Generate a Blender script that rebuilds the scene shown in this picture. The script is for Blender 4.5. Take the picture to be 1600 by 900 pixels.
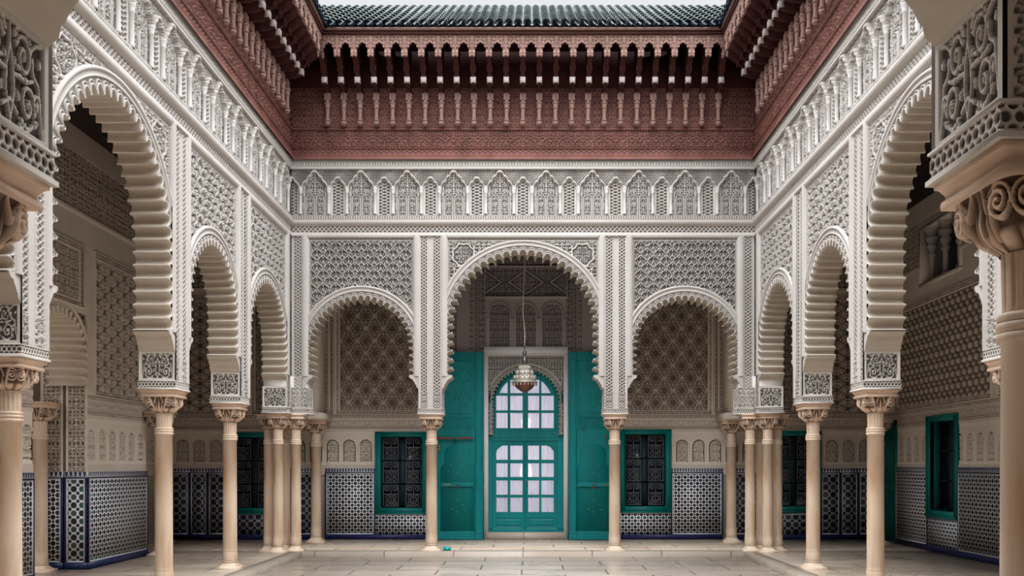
import bpy, math, random
import numpy as np
from mathutils import Vector
for o in list(bpy.data.objects): bpy.data.objects.remove(o)
S = bpy.context.scene
C = S.collection
PI = math.pi
rng = np.random.default_rng(7)
random.seed(7)

# ------------------------------------------------------------------ camera, sky, exposure
F, CX, CY = 1430.0, 828.0, 727.0
CAMX, EYE = 0.12, 1.49
cam = bpy.data.cameras.new('camera'); camo = bpy.data.objects.new('camera', cam); C.objects.link(camo)
camo.location = (CAMX, 0, EYE); camo.rotation_euler = (PI/2, 0, 0)
cam.sensor_width = 36; cam.lens = F/1600*36
cam.shift_x = (800-CX)/1600; cam.shift_y = (CY-450)/1600
cam.clip_start = .05; cam.clip_end = 300
S.camera = camo
S.view_settings.view_transform = 'Standard'; S.view_settings.look = 'None'
S.view_settings.exposure = 1.45; S.view_settings.gamma = 1.0; S.view_settings.use_curve_mapping = False
S.cycles.use_denoising = True
S.cycles.max_bounces = 10; S.cycles.diffuse_bounces = 7; S.cycles.glossy_bounces = 3
SKY_LOW, SKY_HIGH = .31, 3.1
w = bpy.data.worlds.new('overcast_sky'); S.world = w; w.use_nodes = True
nt = w.node_tree; nt.nodes.clear()
wo = nt.nodes.new('ShaderNodeOutputWorld'); bg = nt.nodes.new('ShaderNodeBackground')
tc = nt.nodes.new('ShaderNodeTexCoord'); sp = nt.nodes.new('ShaderNodeSeparateXYZ')
dp = nt.nodes.new('ShaderNodeVectorMath'); dp.operation = 'DOT_PRODUCT'; dp.inputs[1].default_value = Vector((0, -.16, .98)).normalized()
nt.links.new(tc.outputs['Generated'], dp.inputs[0])
mr = nt.nodes.new('ShaderNodeMapRange'); mr.inputs[1].default_value = .31; mr.inputs[2].default_value = .80; mr.inputs[3].default_value = SKY_LOW; mr.inputs[4].default_value = SKY_HIGH
nt.links.new(dp.outputs['Value'], mr.inputs[0]); nt.links.new(mr.outputs[0], bg.inputs[1])   # overcast, brighter where the sun hides behind the cloud
bg.inputs[0].default_value = (.96, .98, 1, 1)
nt.links.new(bg.outputs[0], wo.inputs[0])

# ------------------------------------------------------------------ site dimensions (metres)
W, D = 4.0, 15.8            # half width of the court, back facade plane
YN = 2.88                   # court face of the near arcade
T = .41                     # arcade thickness
GB = 18.4                   # back gallery wall
GR, GL, GLN = 7.1, -7.1, -6.2
CEIL = 6.2

# ------------------------------------------------------------------ materials
def mat(name, col, rough=.7, spec=.3, metal=0, **k):
    m = bpy.data.materials.new(name); m.use_nodes = True
    b = m.node_tree.nodes['Principled BSDF']
    b.inputs['Base Color'].default_value = (*col, 1); b.inputs['Roughness'].default_value = rough
    b.inputs['Specular IOR Level'].default_value = spec; b.inputs['Metallic'].default_value = metal
    return m
def nd(m, t): return m.node_tree.nodes.new(t)
def lk(m, a, b): m.node_tree.links.new(a, b)
def bsdf(m): return m.node_tree.nodes['Principled BSDF']
def mth(m, op, a, b=None, c=None):
    n = nd(m, 'ShaderNodeMath'); n.operation = op
    for i, v in enumerate((a, b, c)):
        if v is None: continue
        if isinstance(v, (int, float)): n.inputs[i].default_value = v
        else: lk(m, v, n.inputs[i])
    return n.outputs[0]
def mixc(m, f, a, b):
    n = nd(m, 'ShaderNodeMix'); n.data_type = 'RGBA'
    if isinstance(f, (int, float)): n.inputs[0].default_value = f
    else: lk(m, f, n.inputs[0])
    for i, v in ((6, a), (7, b)):
        if isinstance(v, tuple): n.inputs[i].default_value = (*v, 1)
        else: lk(m, v, n.inputs[i])
    return n.outputs[2]
def noise(m, scale, detail=4, vec=None, sx=None):
    n = nd(m, 'ShaderNodeTexNoise'); n.inputs['Scale'].default_value = scale; n.inputs['Detail'].default_value = detail
    if vec is None:
        t = nd(m, 'ShaderNodeTexCoord'); vec = t.outputs['Object']
    if sx:
        mp = nd(m, 'ShaderNodeMapping'); mp.inputs['Scale'].default_value = sx; lk(m, vec, mp.inputs[0]); vec = mp.outputs[0]
    lk(m, vec, n.inputs['Vector'])
    return n.outputs['Fac']
def ramp(m, f, lo, hi):
    n = nd(m, 'ShaderNodeMapRange'); n.inputs[1].default_value = lo; n.inputs[2].default_value = hi; lk(m, f, n.inputs[0]); return n.outputs[0]
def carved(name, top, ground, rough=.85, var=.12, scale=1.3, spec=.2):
    """carved material: groove shade is painted in as a darker colour on the recessed ground layer"""
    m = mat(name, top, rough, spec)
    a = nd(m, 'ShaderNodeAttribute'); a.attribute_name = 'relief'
    c = mixc(m, a.outputs['Fac'], ground, top)  # shade of the carved recesses put into the colour, following the relief
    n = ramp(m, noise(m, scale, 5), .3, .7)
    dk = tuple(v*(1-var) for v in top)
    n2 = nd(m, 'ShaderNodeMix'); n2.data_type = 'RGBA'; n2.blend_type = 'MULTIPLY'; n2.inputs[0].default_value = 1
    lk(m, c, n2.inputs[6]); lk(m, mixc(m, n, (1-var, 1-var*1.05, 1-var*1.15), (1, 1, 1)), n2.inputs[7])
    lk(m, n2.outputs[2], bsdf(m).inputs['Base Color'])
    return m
M = {}
M['stucco'] = carved('white_carved_stucco', (.53, .495, .468), (.13, .115, .105))
M['jamb'] = carved('carved_pier_stucco', (.66, .62, .575), (.105, .092, .082))
M['gallery'] = carved('aged_gallery_stucco', (.80, .71, .62), (.18, .14, .11))
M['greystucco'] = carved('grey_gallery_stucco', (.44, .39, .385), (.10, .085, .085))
M['plain'] = carved('smooth_stucco', (.58, .55, .53), (.58, .55, .53))
M['intrados'] = carved('beige_arch_stucco', (.58, .51, .43), (.58, .51, .43))
M['wood'] = carved('carved_red_cedar', (.27, .115, .095), (.04, .013, .012), rough=.6, var=.4, scale=3)
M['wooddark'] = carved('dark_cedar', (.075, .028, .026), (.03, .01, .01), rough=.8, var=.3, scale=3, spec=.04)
M['woodpale'] = carved('weathered_cedar', (.33, .20, .17), (.07, .03, .027), rough=.65, var=.3, scale=5)
M['woodface'] = carved('pale_painted_block', (.66, .58, .56), (.5, .42, .4), var=.2, scale=9)
M['capital'] = carved('carved_sandstone', (.76, .57, .44), (.10, .055, .035), rough=.7, var=.2, scale=6)
# pink beige marble shafts
m = mat('beige_marble', (.72, .56, .42), .45, .35)
n1 = ramp(m, noise(m, 2.2, 6, sx=(1, 1, .45)), .35, .68)
n2 = ramp(m, noise(m, 5, 7, sx=(2.2, 2.2, .28)), .52, .72)
c1 = mixc(m, n1, (.58, .43, .31), (.76, .62, .49))
lk(m, mixc(m, mth(m, 'MULTIPLY', n2, .75), c1, (.50, .27, .13)), bsdf(m).inputs['Base Color']); M['marble'] = m
m = mat('teal_paint', (.0, .19, .20), .5, .3)
n1 = ramp(m, noise(m, 3, 5, sx=(2, 2, .6)), .3, .7)
lk(m, mixc(m, n1, (.0, .19, .205), (.0, .245, .255)), bsdf(m).inputs['Base Color']); M['teal'] = m
m = mat('green_teal_paint', (.0, .17, .16), .45, .35); M['tealgreen'] = m
M['tealbright'] = mat('turquoise_plastic', (.0, .40, .40), .4, .4)
M['dark'] = mat('dark_void', (.012, .013, .016), .6, .2)
M['iron'] = mat('wrought_iron', (.16, .17, .19), .5, .4)
M['rust'] = mat('rusty_iron', (.22, .07, .05), .55, .4)
M['brass'] = mat('old_brass', (.42, .30, .16), .35, .5, .8)
M['silver'] = mat('tarnished_silver', (.62, .59, .52), .38, .5, .55)
M['bronze'] = mat('copper_bowl', (.20, .09, .07), .4, .5, .6)
M['pewter'] = mat('dark_pewter', (.18, .17, .17), .4, .5, .7)
M['cord'] = mat('lamp_cord', (.62, .58, .55), .6)
M['white'] = mat('white_paint', (.80, .78, .80), .6)
M['blue'] = mat('cobalt_tile', (.016, .026, .10), .4, .35)
M['tilewhite'] = mat('white_tile', (.62, .63, .66), .3, .5)
M['ceilwood'] = mat('dark_ceiling_boards', (.035, .022, .016), .7)
m = mat('net_curtain', (.80, .78, .86), .9, .1)
tr = nd(m, 'ShaderNodeBsdfTranslucent'); tr.inputs[0].default_value = (.85, .84, .92, 1)
mx = nd(m, 'ShaderNodeMixShader'); mx.inputs[0].default_value = .55
lk(m, bsdf(m).outputs[0], mx.inputs[1]); lk(m, tr.outputs[0], mx.inputs[2]); lk(m, mx.outputs[0], m.node_tree.nodes['Material Output'].inputs[0]); M['curtain'] = m
m = mat('window_glass', (.8, .85, .9), .05, .5)
tr = nd(m, 'ShaderNodeBsdfTransparent'); gl = nd(m, 'ShaderNodeBsdfGlossy'); gl.inputs['Roughness'].default_value = .04
mx = nd(m, 'ShaderNodeMixShader'); mx.inputs[0].default_value = .1
lk(m, tr.outputs[0], mx.inputs[1]); lk(m, gl.outputs[0], mx.inputs[2]); lk(m, mx.outputs[0], m.node_tree.nodes['Material Output'].inputs[0]); M['glass'] = m
M['darkglass'] = mat('dark_window_pane', (.02, .025, .04), .12, .5)
def zellij(name, s, cols, rot=False):
    m = mat(name, (.5, .5, .5), .42, .35)
    t = nd(m, 'ShaderNodeTexCoord'); x = nd(m, 'ShaderNodeSeparateXYZ'); lk(m, t.outputs['Object'], x.inputs[0])
    a = mth(m, 'MULTIPLY', mth(m, 'ADD', x.outputs[0], x.outputs[1]), 2*PI/s); b = mth(m, 'MULTIPLY', x.outputs[2], 2*PI/s)
    if rot:
        a, b = mth(m, 'MULTIPLY', mth(m, 'ADD', a, b), .5), mth(m, 'MULTIPLY', mth(m, 'SUBTRACT', a, b), .5)
    ca, cb = mth(m, 'COSINE', a), mth(m, 'COSINE', b)
    sm_, df = mth(m, 'ADD', ca, cb), mth(m, 'SUBTRACT', ca, cb)
    pa = mth(m, 'GREATER_THAN', sm_, .78); pb = mth(m, 'LESS_THAN', sm_, -.90)
    pc = mth(m, 'GREATER_THAN', mth(m, 'ABSOLUTE', df), 1.55)
    ln = mth(m, 'LESS_THAN', mth(m, 'ABSOLUTE', mth(m, 'SUBTRACT', mth(m, 'ABSOLUTE', sm_), .25)), .07)
    nn = ramp(m, noise(m, 1.1, 3), .35, .65)
    c = mixc(m, ln, cols[0], tuple(v*.8 for v in cols[0]))
    c = mixc(m, pa, c, cols[1]); c = mixc(m, pb, c, mixc(m, nn, cols[2], cols[3])); c = mixc(m, pc, c, cols[1])
    lk(m, c, bsdf(m).inputs['Base Color'])
    return m
M['zellij'] = zellij('zellij_mosaic', .125, ((.86, .87, .88), (.012, .014, .022), (.016, .022, .05), (.02, .045, .05)))
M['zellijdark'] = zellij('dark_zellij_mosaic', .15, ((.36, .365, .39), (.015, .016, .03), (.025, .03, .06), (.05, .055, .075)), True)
M['zellijdiag'] = zellij('diagonal_zellij_mosaic', .115, ((.78, .79, .80), (.015, .018, .03), (.05, .09, .12), (.04, .10, .06)), True)
def slabs(name, c1, c2, scale, rough, bw=.5, rh=.25):
    m = mat(name, c1, rough, .5)
    t = nd(m, 'ShaderNodeTexCoord'); br = nd(m, 'ShaderNodeTexBrick'); lk(m, t.outputs['Object'], br.inputs['Vector'])
    br.inputs['Scale'].default_value = scale; br.inputs['Mortar Size'].default_value = .006; br.inputs['Mortar Smooth'].default_value = .3
    br.inputs['Brick Width'].default_value = bw; br.inputs['Row Height'].default_value = rh; br.inputs['Bias'].default_value = 0
    br.inputs['Color1'].default_value = (*c1, 1); br.inputs['Color2'].default_value = (*c2, 1)
    br.inputs['Mortar'].default_value = (.24, .20, .165, 1)
    n1 = ramp(m, noise(m, 1.6, 7, sx=(.5, 1.6, 1)), .35, .7); n2 = ramp(m, noise(m, .9, 5), .4, .65)
    mm = nd(m, 'ShaderNodeMix'); mm.data_type = 'RGBA'; mm.blend_type = 'MULTIPLY'; mm.inputs[0].default_value = 1
    lk(m, br.outputs['Color'], mm.inputs[6]); lk(m, mixc(m, n1, (.86, .82, .78), (1.04, 1.03, 1.02)), mm.inputs[7])
    lk(m, mm.outputs[2], bsdf(m).inputs['Base Color'])
    lk(m, mth(m, 'ADD', mth(m, 'MULTIPLY', n2, .25), rough), bsdf(m).inputs['Roughness'])
    bp = nd(m, 'ShaderNodeBump'); bp.inputs['Strength'].default_value = .25; bp.inputs['Distance'].default_value = .004
    lk(m, mth(m, 'SUBTRACT', n1, br.outputs['Fac']), bp.inputs['Height']); lk(m, bp.outputs[0], bsdf(m).inputs['Normal'])
    return m
M['courtslab'] = slabs('court_marble_slabs', (.86, .78, .70), (.80, .72, .64), .40, .24)
M['galleryslab'] = slabs('gallery_marble_slabs', (.70, .60, .50), (.62, .52, .43), .45, .26)
M['curb'] = slabs('curb_stone', (.50, .44, .38), (.46, .40, .34), .42, .45, .5, .5)
m = mat('glazed_roof_tile', (.05, .11, .10), .42, .35)
n1 = ramp(m, noise(m, 6, 4), .35, .65)
lk(m, mixc(m, n1, (.025, .05, .046), (.085, .105, .098)), bsdf(m).inputs['Base Color']); M['rooftile'] = m
M['eavetile'] = mat('blue_glazed_eave_tile', (.02, .034, .065), .4, .35)

# ------------------------------------------------------------------ object helpers
def put(o, parent=None):
    C.objects.link(o)
    if parent is not None: o.parent = parent
    return o
def tag(o, label=None, cat=None, group=None, kind=None):
    if label: o['label'] = label
    if cat: o['category'] = cat
    if group: o['group'] = group
    if kind: o['kind'] = kind
    return o
def empty(name, loc=(0, 0, 0), rz=0, **k):
    o = bpy.data.objects.new(name, None); o.empty_display_size = .1; o.location = loc; o.rotation_euler = (0, 0, rz); put(o)
    return tag(o, **k)
def mesh_np(name, V_, Q, mats, parent=None, smooth=False, relief=None, mi=None):
    V_ = np.asarray(V_, dtype=np.float32); Q = np.asarray(Q, dtype=np.int32)
    me = bpy.data.meshes.new(name)
    me.vertices.add(len(V_)); me.vertices.foreach_set('co', V_.ravel())
    k = Q.shape[1]
    me.loops.add(Q.size); me.loops.foreach_set('vertex_index', Q.ravel())
    me.polygons.add(len(Q)); me.polygons.foreach_set('loop_start', np.arange(0, Q.size, k, dtype=np.int32))
    me.polygons.foreach_set('loop_total', np.full(len(Q), k, dtype=np.int32))
    if smooth: me.polygons.foreach_set('use_smooth', np.ones(len(Q), dtype=bool))
    for mm in (mats if isinstance(mats, (list, tuple)) else [mats]): me.materials.append(M[mm] if isinstance(mm, str) else mm)
    if mi is not None: me.polygons.foreach_set('material_index', np.asarray(mi, dtype=np.int32))
    at = me.attributes.new('relief', 'FLOAT', 'POINT')
    at.data.foreach_set('value', np.asarray(relief, dtype=np.float32) if relief is not None else np.ones(len(V_), dtype=np.float32))
    me.update(calc_edges=True); me.validate()
    o = bpy.data.objects.new(name, me)
    return put(o, parent)
class MB:
    """collects quads of one part"""
    def __init__(s): s.v, s.q, s.r, s.m = [], [], [], []
    def add(s, V_, Q, r=None, mi=0):
        n = sum(len(a) for a in s.v)
        V_ = np.asarray(V_, float).reshape(-1, 3); Q = np.asarray(Q, int).reshape(-1, 4)
        s.v.append(V_); s.q.append(Q+n); s.r.append(np.ones(len(V_)) if r is None else np.asarray(r, float).ravel()); s.m.append(np.full(len(Q), mi)); return s
    def box(s, x0, x1, y0, y1, z0, z1, mi=0):
        return s.frame_box((0, 0, 0), (1, 0, 0), (0, 1, 0), (0, 0, 1), x0, x1, y0, y1, z0, z1, mi)
    def frame_box(s, O, A, B, N, a0, a1, b0, b1, n0, n1, mi=0):
        O, A, B, N = (np.asarray(v, float) for v in (O, A, B, N))
        P = [O+a*A+b*B+n*N for n in (n0, n1) for b in (b0, b1) for a in (a0, a1)]
        return s.add(P, [[0, 2, 3, 1], [4, 5, 7, 6], [0, 1, 5, 4], [2, 6, 7, 3], [0, 4, 6, 2], [1, 3, 7, 5]], mi=mi)
    def grid(s, G, r=None, cu=False, cv=False, mi=0):
        """G[i,j,3] patch of quads, closed in u and or v"""
        G = np.asarray(G, float); a, b = G.shape[:2]
        I = np.arange(a*b).reshape(a, b)
        if cu: I = np.vstack([I, I[:1]])
        if cv: I = np.hstack([I, I[:, :1]])
        Q = np.stack([I[:-1, :-1], I[1:, :-1], I[1:, 1:], I[:-1, 1:]], -1).reshape(-1, 4)
        return s.add(G.reshape(-1, 3), Q, r, mi)
    def lathe(s, prof, seg=20, c=(0, 0, 0), mi=0, sq=0):
        p = np.array(prof, float); t = np.linspace(0, 2*PI, seg, endpoint=False)
        G = np.stack([p[:, :1]*np.cos(t)+c[0], p[:, :1]*np.sin(t)+c[1], np.repeat(p[:, 1:2], seg, 1)+c[2]], -1)
        return s.grid(G[:, ::-1], cv=True, mi=mi)
    def tube(s, pts, r, seg=6, mi=0):
        P = np.array(pts, float); d = np.gradient(P, axis=0); d /= np.linalg.norm(d, axis=1)[:, None]+1e-9
        up = np.array([0, 0, 1.]) if abs(d[:, 2]).mean() < .8 else np.array([1., 0, 0])
        a = np.cross(d, up); a /= np.linalg.norm(a, axis=1)[:, None]+1e-9; b = np.cross(d, a)
        t = np.linspace(0, 2*PI, seg, endpoint=False)
        rr = np.broadcast_to(np.asarray(r, float), (len(P),))[:, None, None]
        G = P[:, None]+rr*(np.cos(t)[None, :, None]*a[:, None]+np.sin(t)[None, :, None]*b[:, None])
        return s.grid(G, cv=True, mi=mi)
    def build(s, name, mats, parent=None, smooth=False):
        return mesh_np(name, np.vstack(s.v), np.vstack(s.q), mats, parent, smooth, np.concatenate(s.r), np.concatenate(s.m))
Z3 = np.array([0, 0, 1.])
def relief(name, O, U, N, u0, u1, z0, z1, du, dz, fn, mats, parent=None, mask=None, add_to=None):
    """carved surface: a fine height field over (u, z), fn -> (height along N, face tint)"""
    O, U, N = (np.asarray(v, float) for v in (O, U, N))
    nu, nz = max(2, int(round((u1-u0)/du))+1), max(2, int(round((z1-z0)/dz))+1)
    us, zs = np.linspace(u0, u1, nu), np.linspace(z0, z1, nz)
    UU, ZZ = np.meshgrid(us, zs)
    h, g = fn(UU, ZZ)
    P = O+UU[..., None]*U+ZZ[..., None]*Z3+h[..., None]*N
    I = np.arange(nu*nz).reshape(nz, nu)
    flip = np.dot(np.cross(U, Z3), N) < 0
    Q = np.stack([I[:-1, :-1], I[:-1, 1:], I[1:, 1:], I[1:, :-1]], -1)
    if flip: Q = Q[..., ::-1]
    if mask is not None:
        k = mask((UU[:-1, :-1]+UU[1:, 1:])/2, (ZZ[:-1, :-1]+ZZ[1:, 1:])/2); Q = Q[k]
    Q = Q.reshape(-1, 4)
    used = np.zeros(nu*nz, bool); used[Q.ravel()] = True
    new = np.cumsum(used)-1
    V_ = P.reshape(-1, 3)[used]; Q = new[Q]; r = g.reshape(-1)[used]
    if add_to is not None: add_to.add(V_, Q, r); return add_to
    return mesh_np(name, V_, Q, mats, parent, False, r)

# ------------------------------------------------------------------ ornament: numeric pattern functions, 1 = face of the carving, 0 = its ground
def sm(x, a, b):
    t = np.clip((x-a)/(b-a), 0, 1); return t*t*(3-2*t)
def fold(u, s): return np.abs((u/s+1) % 2-1)
def draw(res, lines, leaves, th):
    y, x = np.mgrid[0:res, 0:res]/(res-1); d = np.full((res, res), 9.)
    for L in lines:
        L = np.array(L)
        for (ax, ay), (bx, by) in zip(L[:-1], L[1:]):
            vx, vy = bx-ax, by-ay; t = np.clip(((x-ax)*vx+(y-ay)*vy)/(vx*vx+vy*vy+1e-9), 0, 1)
            d = np.minimum(d, np.hypot(x-ax-t*vx, y-ay-t*vy))
    out = 1-sm(d, th*.75, th*1.25)
    for cx_, cy_, ang, l, wd in leaves:
        c, s_ = math.cos(ang), math.sin(ang); a = (x-cx_)*c+(y-cy_)*s_; b = -(x-cx_)*s_+(y-cy_)*c
        q = np.hypot(a/l, b/(wd*np.clip(1.15-a/l*.8, .1, 2)))
        body = 1-sm(q, .85, 1.1); vein = (1-sm(np.abs(b), wd*.1, wd*.22))*(q < .75)
        out = np.maximum(out*(1-(q < 1.35)*(q > 1.02)*.9), body*(1-.8*vein))
    return out
def spiral(cx_, cy_, r0, r1, a0, turns, n=40):
    t = np.linspace(0, 1, n); r = r0+(r1-r0)*t; a = a0+turns*2*PI*t
    return list(zip(cx_+r*np.cos(a), cy_+r*np.sin(a)))
_l = [spiral(.55, .27, .26, .04, -PI*.6, 1.6), spiral(.42, .74, .24, .04, PI*.9, -1.5), [(0, 0), (.12, .3), (.10, .55), (.0, .8), (0, 1)],
      [(1, 0), (.93, .3), (.88, .55), (.72, .62), (.62, .86), (.8, .97), (1, 1)], [(.1, .5), (.3, .52), (.5, .5), (.7, .56)], [(.3, 0), (.36, .08)], [(.0, .22), (.22, .12)]]
_f = [(.84, .33, 1.3, .10, .055), (.8, .13, .5, .11, .055), (.24, .32, 2.2, .11, .05), (.55, .27, .4, .075, .05), (.42, .74, 2., .075, .05), (.70, .75, -.8, .10, .05),
      (.17, .93, .3, .12, .05), (.14, .66, 1.9, .09, .045), (.92, .80, 1.5, .1, .045), (.5, .52, .2, .09, .045), (.34, .08, 2.6, .09, .045), (.62, .95, .1, .1, .04)]
ARA = draw(220, _l+[spiral(.82, .33, .12, .03, 0, 1.2, 20), spiral(.2, .9, .1, .03, 1, 1.2, 20), [(.34, 0), (.46, .05)], [(.62, .86), (.5, 1)], [(.16, .62), (.3, .6)]], [(x_, y_, a_, l_*.66, w_*.62) for x_, y_, a_, l_, w_ in _f], .022)
ARB = draw(120, [spiral(.5, .3, .24, .08, -PI*.6, 1.2, 24), spiral(.45, .76, .2, .07, PI*.9, -1.1, 24), [(0, 0), (.1, .5), (0, 1)], [(1, 0), (.9, .5), (1, 1)], [(.1, .5), (.9, .52)]],
           [(.82, .3, 1.3, .13, .09), (.2, .25, 2.2, .13, .08), (.5, .3, .4, .1, .09), (.45, .76, 2., .1, .08), (.78, .78, -.8, .14, .08), (.15, .8, 1.2, .12, .07)], .05)
_t = np.linspace(0, 1, 40); _og = list(zip(.5-.5*np.cos(2*PI*_t), _t))
PAL = draw(110, [_og, list(zip(.5-.30*np.cos(2*PI*_t), _t)), [(0, .18), (0, .45)], [(1, .68), (1, .95)], spiral(.27, .30, .11, .03, -1.2, 1.0, 16), spiral(.73, .80, .11, .03, PI+1.2, -1.0, 16)],
           [(.0, .50, PI/2, .15, .07), (.12, .44, 1.0, .13, .055), (.17, .13, .3, .12, .055), (1., 1.0, PI/2, .15, .07), (1., .0, PI/2, .15, .07), (.88, .94, PI-1.0, .13, .055), (.83, .63, PI-.3, .12, .055), (.5, .5, .8, .10, .05), (.5, .02, 2.3, .1, .05), (.5, .98, 2.3, .1, .05), (.0, .78, PI/2, .1, .08), (1., .28, PI/2, .1, .08)], .034)
def p_palm(u, z, s=.11, sz=.24): return samp(PAL, fold(u, s), (z/sz) % 1)
def p_fret(u, z, p=.040):
    """pierced band: holes in a close hexagonal lattice"""
    a = np.hypot(((u+p/2) % p)-p/2, (((z+p*.433) % (p*.866))-p*.433)); k = np.floor(z/(p*.433)+.5)
    r1 = np.hypot(((u+p/2) % p)-p/2, ((z+p*.866) % (p*1.732))-p*.866); r2 = np.hypot((u % p)-p/2, (z % (p*1.732))-p*.866)
    return sm(np.minimum(r1, r2), p*.33, p*.42)
def samp(Tt, a, b):
    n = Tt.shape[0]-1; x = np.clip(a, 0, 1)*n; y = np.clip(b, 0, 1)*n
    i, j = np.minimum(x.astype(int), n-1), np.minimum(y.astype(int), n-1); fx, fy = x-i, y-j
    return (Tt[j, i]*(1-fx)+Tt[j, i+1]*fx)*(1-fy)+(Tt[j+1, i]*(1-fx)+Tt[j+1, i+1]*fx)*fy
def p_arab(u, z, s=.16, T_=None, sz=None): return samp(ARB if T_ is None else T_, fold(u, s), fold(z, sz or s))
def p_rosette(u, z, s=.205):
    """rows of small palmettes set in a diagonal lattice"""
    a, b = 2*PI*u/s, 2*PI*z/(s*.88); c, d = (a+b)/2, (a-b)/2
    f = np.cos(c)*np.cos(d); g = np.cos(2*a)+np.cos(2*b)+.9*np.cos(c*3)*np.cos(d*3)
    return np.maximum(sm(g, .15, .6), (np.abs(f) < .1)*.9)*(1-.9*(np.abs(np.abs(f)-.82) < .10))
def p_lattice(u, z, s=.06):
    a, b = (u+z)/s*PI, (u-z)/s*PI
    return 1-sm(np.minimum(np.abs(np.sin(a)), np.abs(np.sin(b))), .3, .55)
def p_star(u, z, a=.35, b=.50):
    p, q = u/a+z/b, u/a-z/b; dp, dq = p-np.round(p), q-np.round(q)
    x, y = (dp+dq)*a/2, (dp-dq)*b/2; r = np.hypot(x, y); t = np.arctan2(y, x)
    rs = .070*(1+.2*np.cos(8*t)); e = r-rs
    v = np.where(e < 0, 0., np.where(e < .016, 1., np.where((np.abs(np.sin(4*t))*r/4 < .0065) & (r > .07), 1., .12)))
    v = np.maximum(v, (np.abs(r-.135-.012*np.cos(8*t)) < .008)*1.)
    return np.maximum(v, (np.minimum(np.abs(np.abs(dp)-.5), np.abs(np.abs(dq)-.5)) < .035)*.9)
def p_kagome(u, z, a=.36):
    k = 2*PI/a*2/math.sqrt(3); v = np.zeros_like(u)
    for i in range(6):
        t = i*PI/6; q = k*(u*math.cos(t)+z*math.sin(t))*(1 if i % 2 else 1/math.sqrt(3)*1.0)
        v = np.maximum(v, 1-sm(np.abs(np.cos(q/2)) if i % 2 else np.abs(np.sin(q)), .16, .34))
    f = sum(np.cos(k*(u*math.cos(t)+z*math.sin(t))) for t in (PI/6, PI/2, 5*PI/6))
    f2 = sum(np.cos(2*k*(u*math.cos(t)+z*math.sin(t))) for t in (PI/6, PI/2, 5*PI/6))
    return np.where(f+.3*f2 > 1.7, 0, np.maximum(v, .25*(f < -.6)))
def p_hex(u, z, a=.34):
    k = 2*PI/a; q = [k*u*2/math.sqrt(3)*math.cos(t)+k*z*2/math.sqrt(3)*math.sin(t) for t in (PI/6, PI/2, 5*PI/6)]
    f = sum(np.cos(x) for x in q); f2 = sum(np.cos(2*x) for x in q)
    star = f+.25*f2
    ring = np.cos(4.3*(f+.35*f2))
    return np.where(star > 1.35, .0, sm(ring, -.25, .25))*1.0
def p_cells(u, z, a=.22):
    k = 2*PI/a; q = [k*u*math.cos(t)+k*z*math.sin(t) for t in (0, PI/3, 2*PI/3)]
    f = np.cos(q[0])+np.cos(q[1])+np.cos(q[2]); g = np.abs(np.sin(q[0]/2)*np.sin(q[1]/2)*np.sin(q[2]/2))
    return sm(g, .03, .10)*(1-.9*(np.abs(f+.6) < .22))
def p_cross(u, z, a=.2):
    c, d = np.cos(2*PI*u/a), np.cos(2*PI*z/a); c3, d3 = np.cos(2*PI*(u+z)/a), np.cos(2*PI*(u-z)/a)
    return np.maximum(sm(c3+d3-.5*(c+d), .25, .7), .55*sm(c+d, 1.0, 1.4))
def p_chain(u, z, zc, hh, p=None):
    p = p or hh*1.6; x = (u % p)-p/2; y = z-zc; r = np.hypot(x, y)
    x2 = ((u+p/2) % p)-p/2; r2 = np.hypot(x2, y)
    k = np.maximum(1-sm(np.abs(r-hh*.62), hh*.10, hh*.2), 1-sm(np.abs(r2-hh*.62), hh*.10, hh*.2))
    return np.maximum(k, (np.abs(y) > hh*.86)*1.)
def p_chev(t, x, p, hw):
    """zigzag vine running along t, x across the strip of half width hw"""
    ph = t/p; tri = np.abs((ph % 1)-.5)*4-1
    l1 = 1-sm(np.abs(x/hw-tri*.75), .16, .36); l2 = 1-sm(np.abs(x/hw+tri*.75), .16, .36)
    dot = 1-sm(np.abs(np.cos(2*PI*ph))+np.abs(x/hw)*.9, .2, .45)
    return np.maximum(np.maximum(l1, l2), np.maximum(dot, (np.abs(x) > hw*.88)*1.))
def roll(x, hw): return np.sqrt(np.clip(1-(x/hw)**2, 0, 1))

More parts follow.
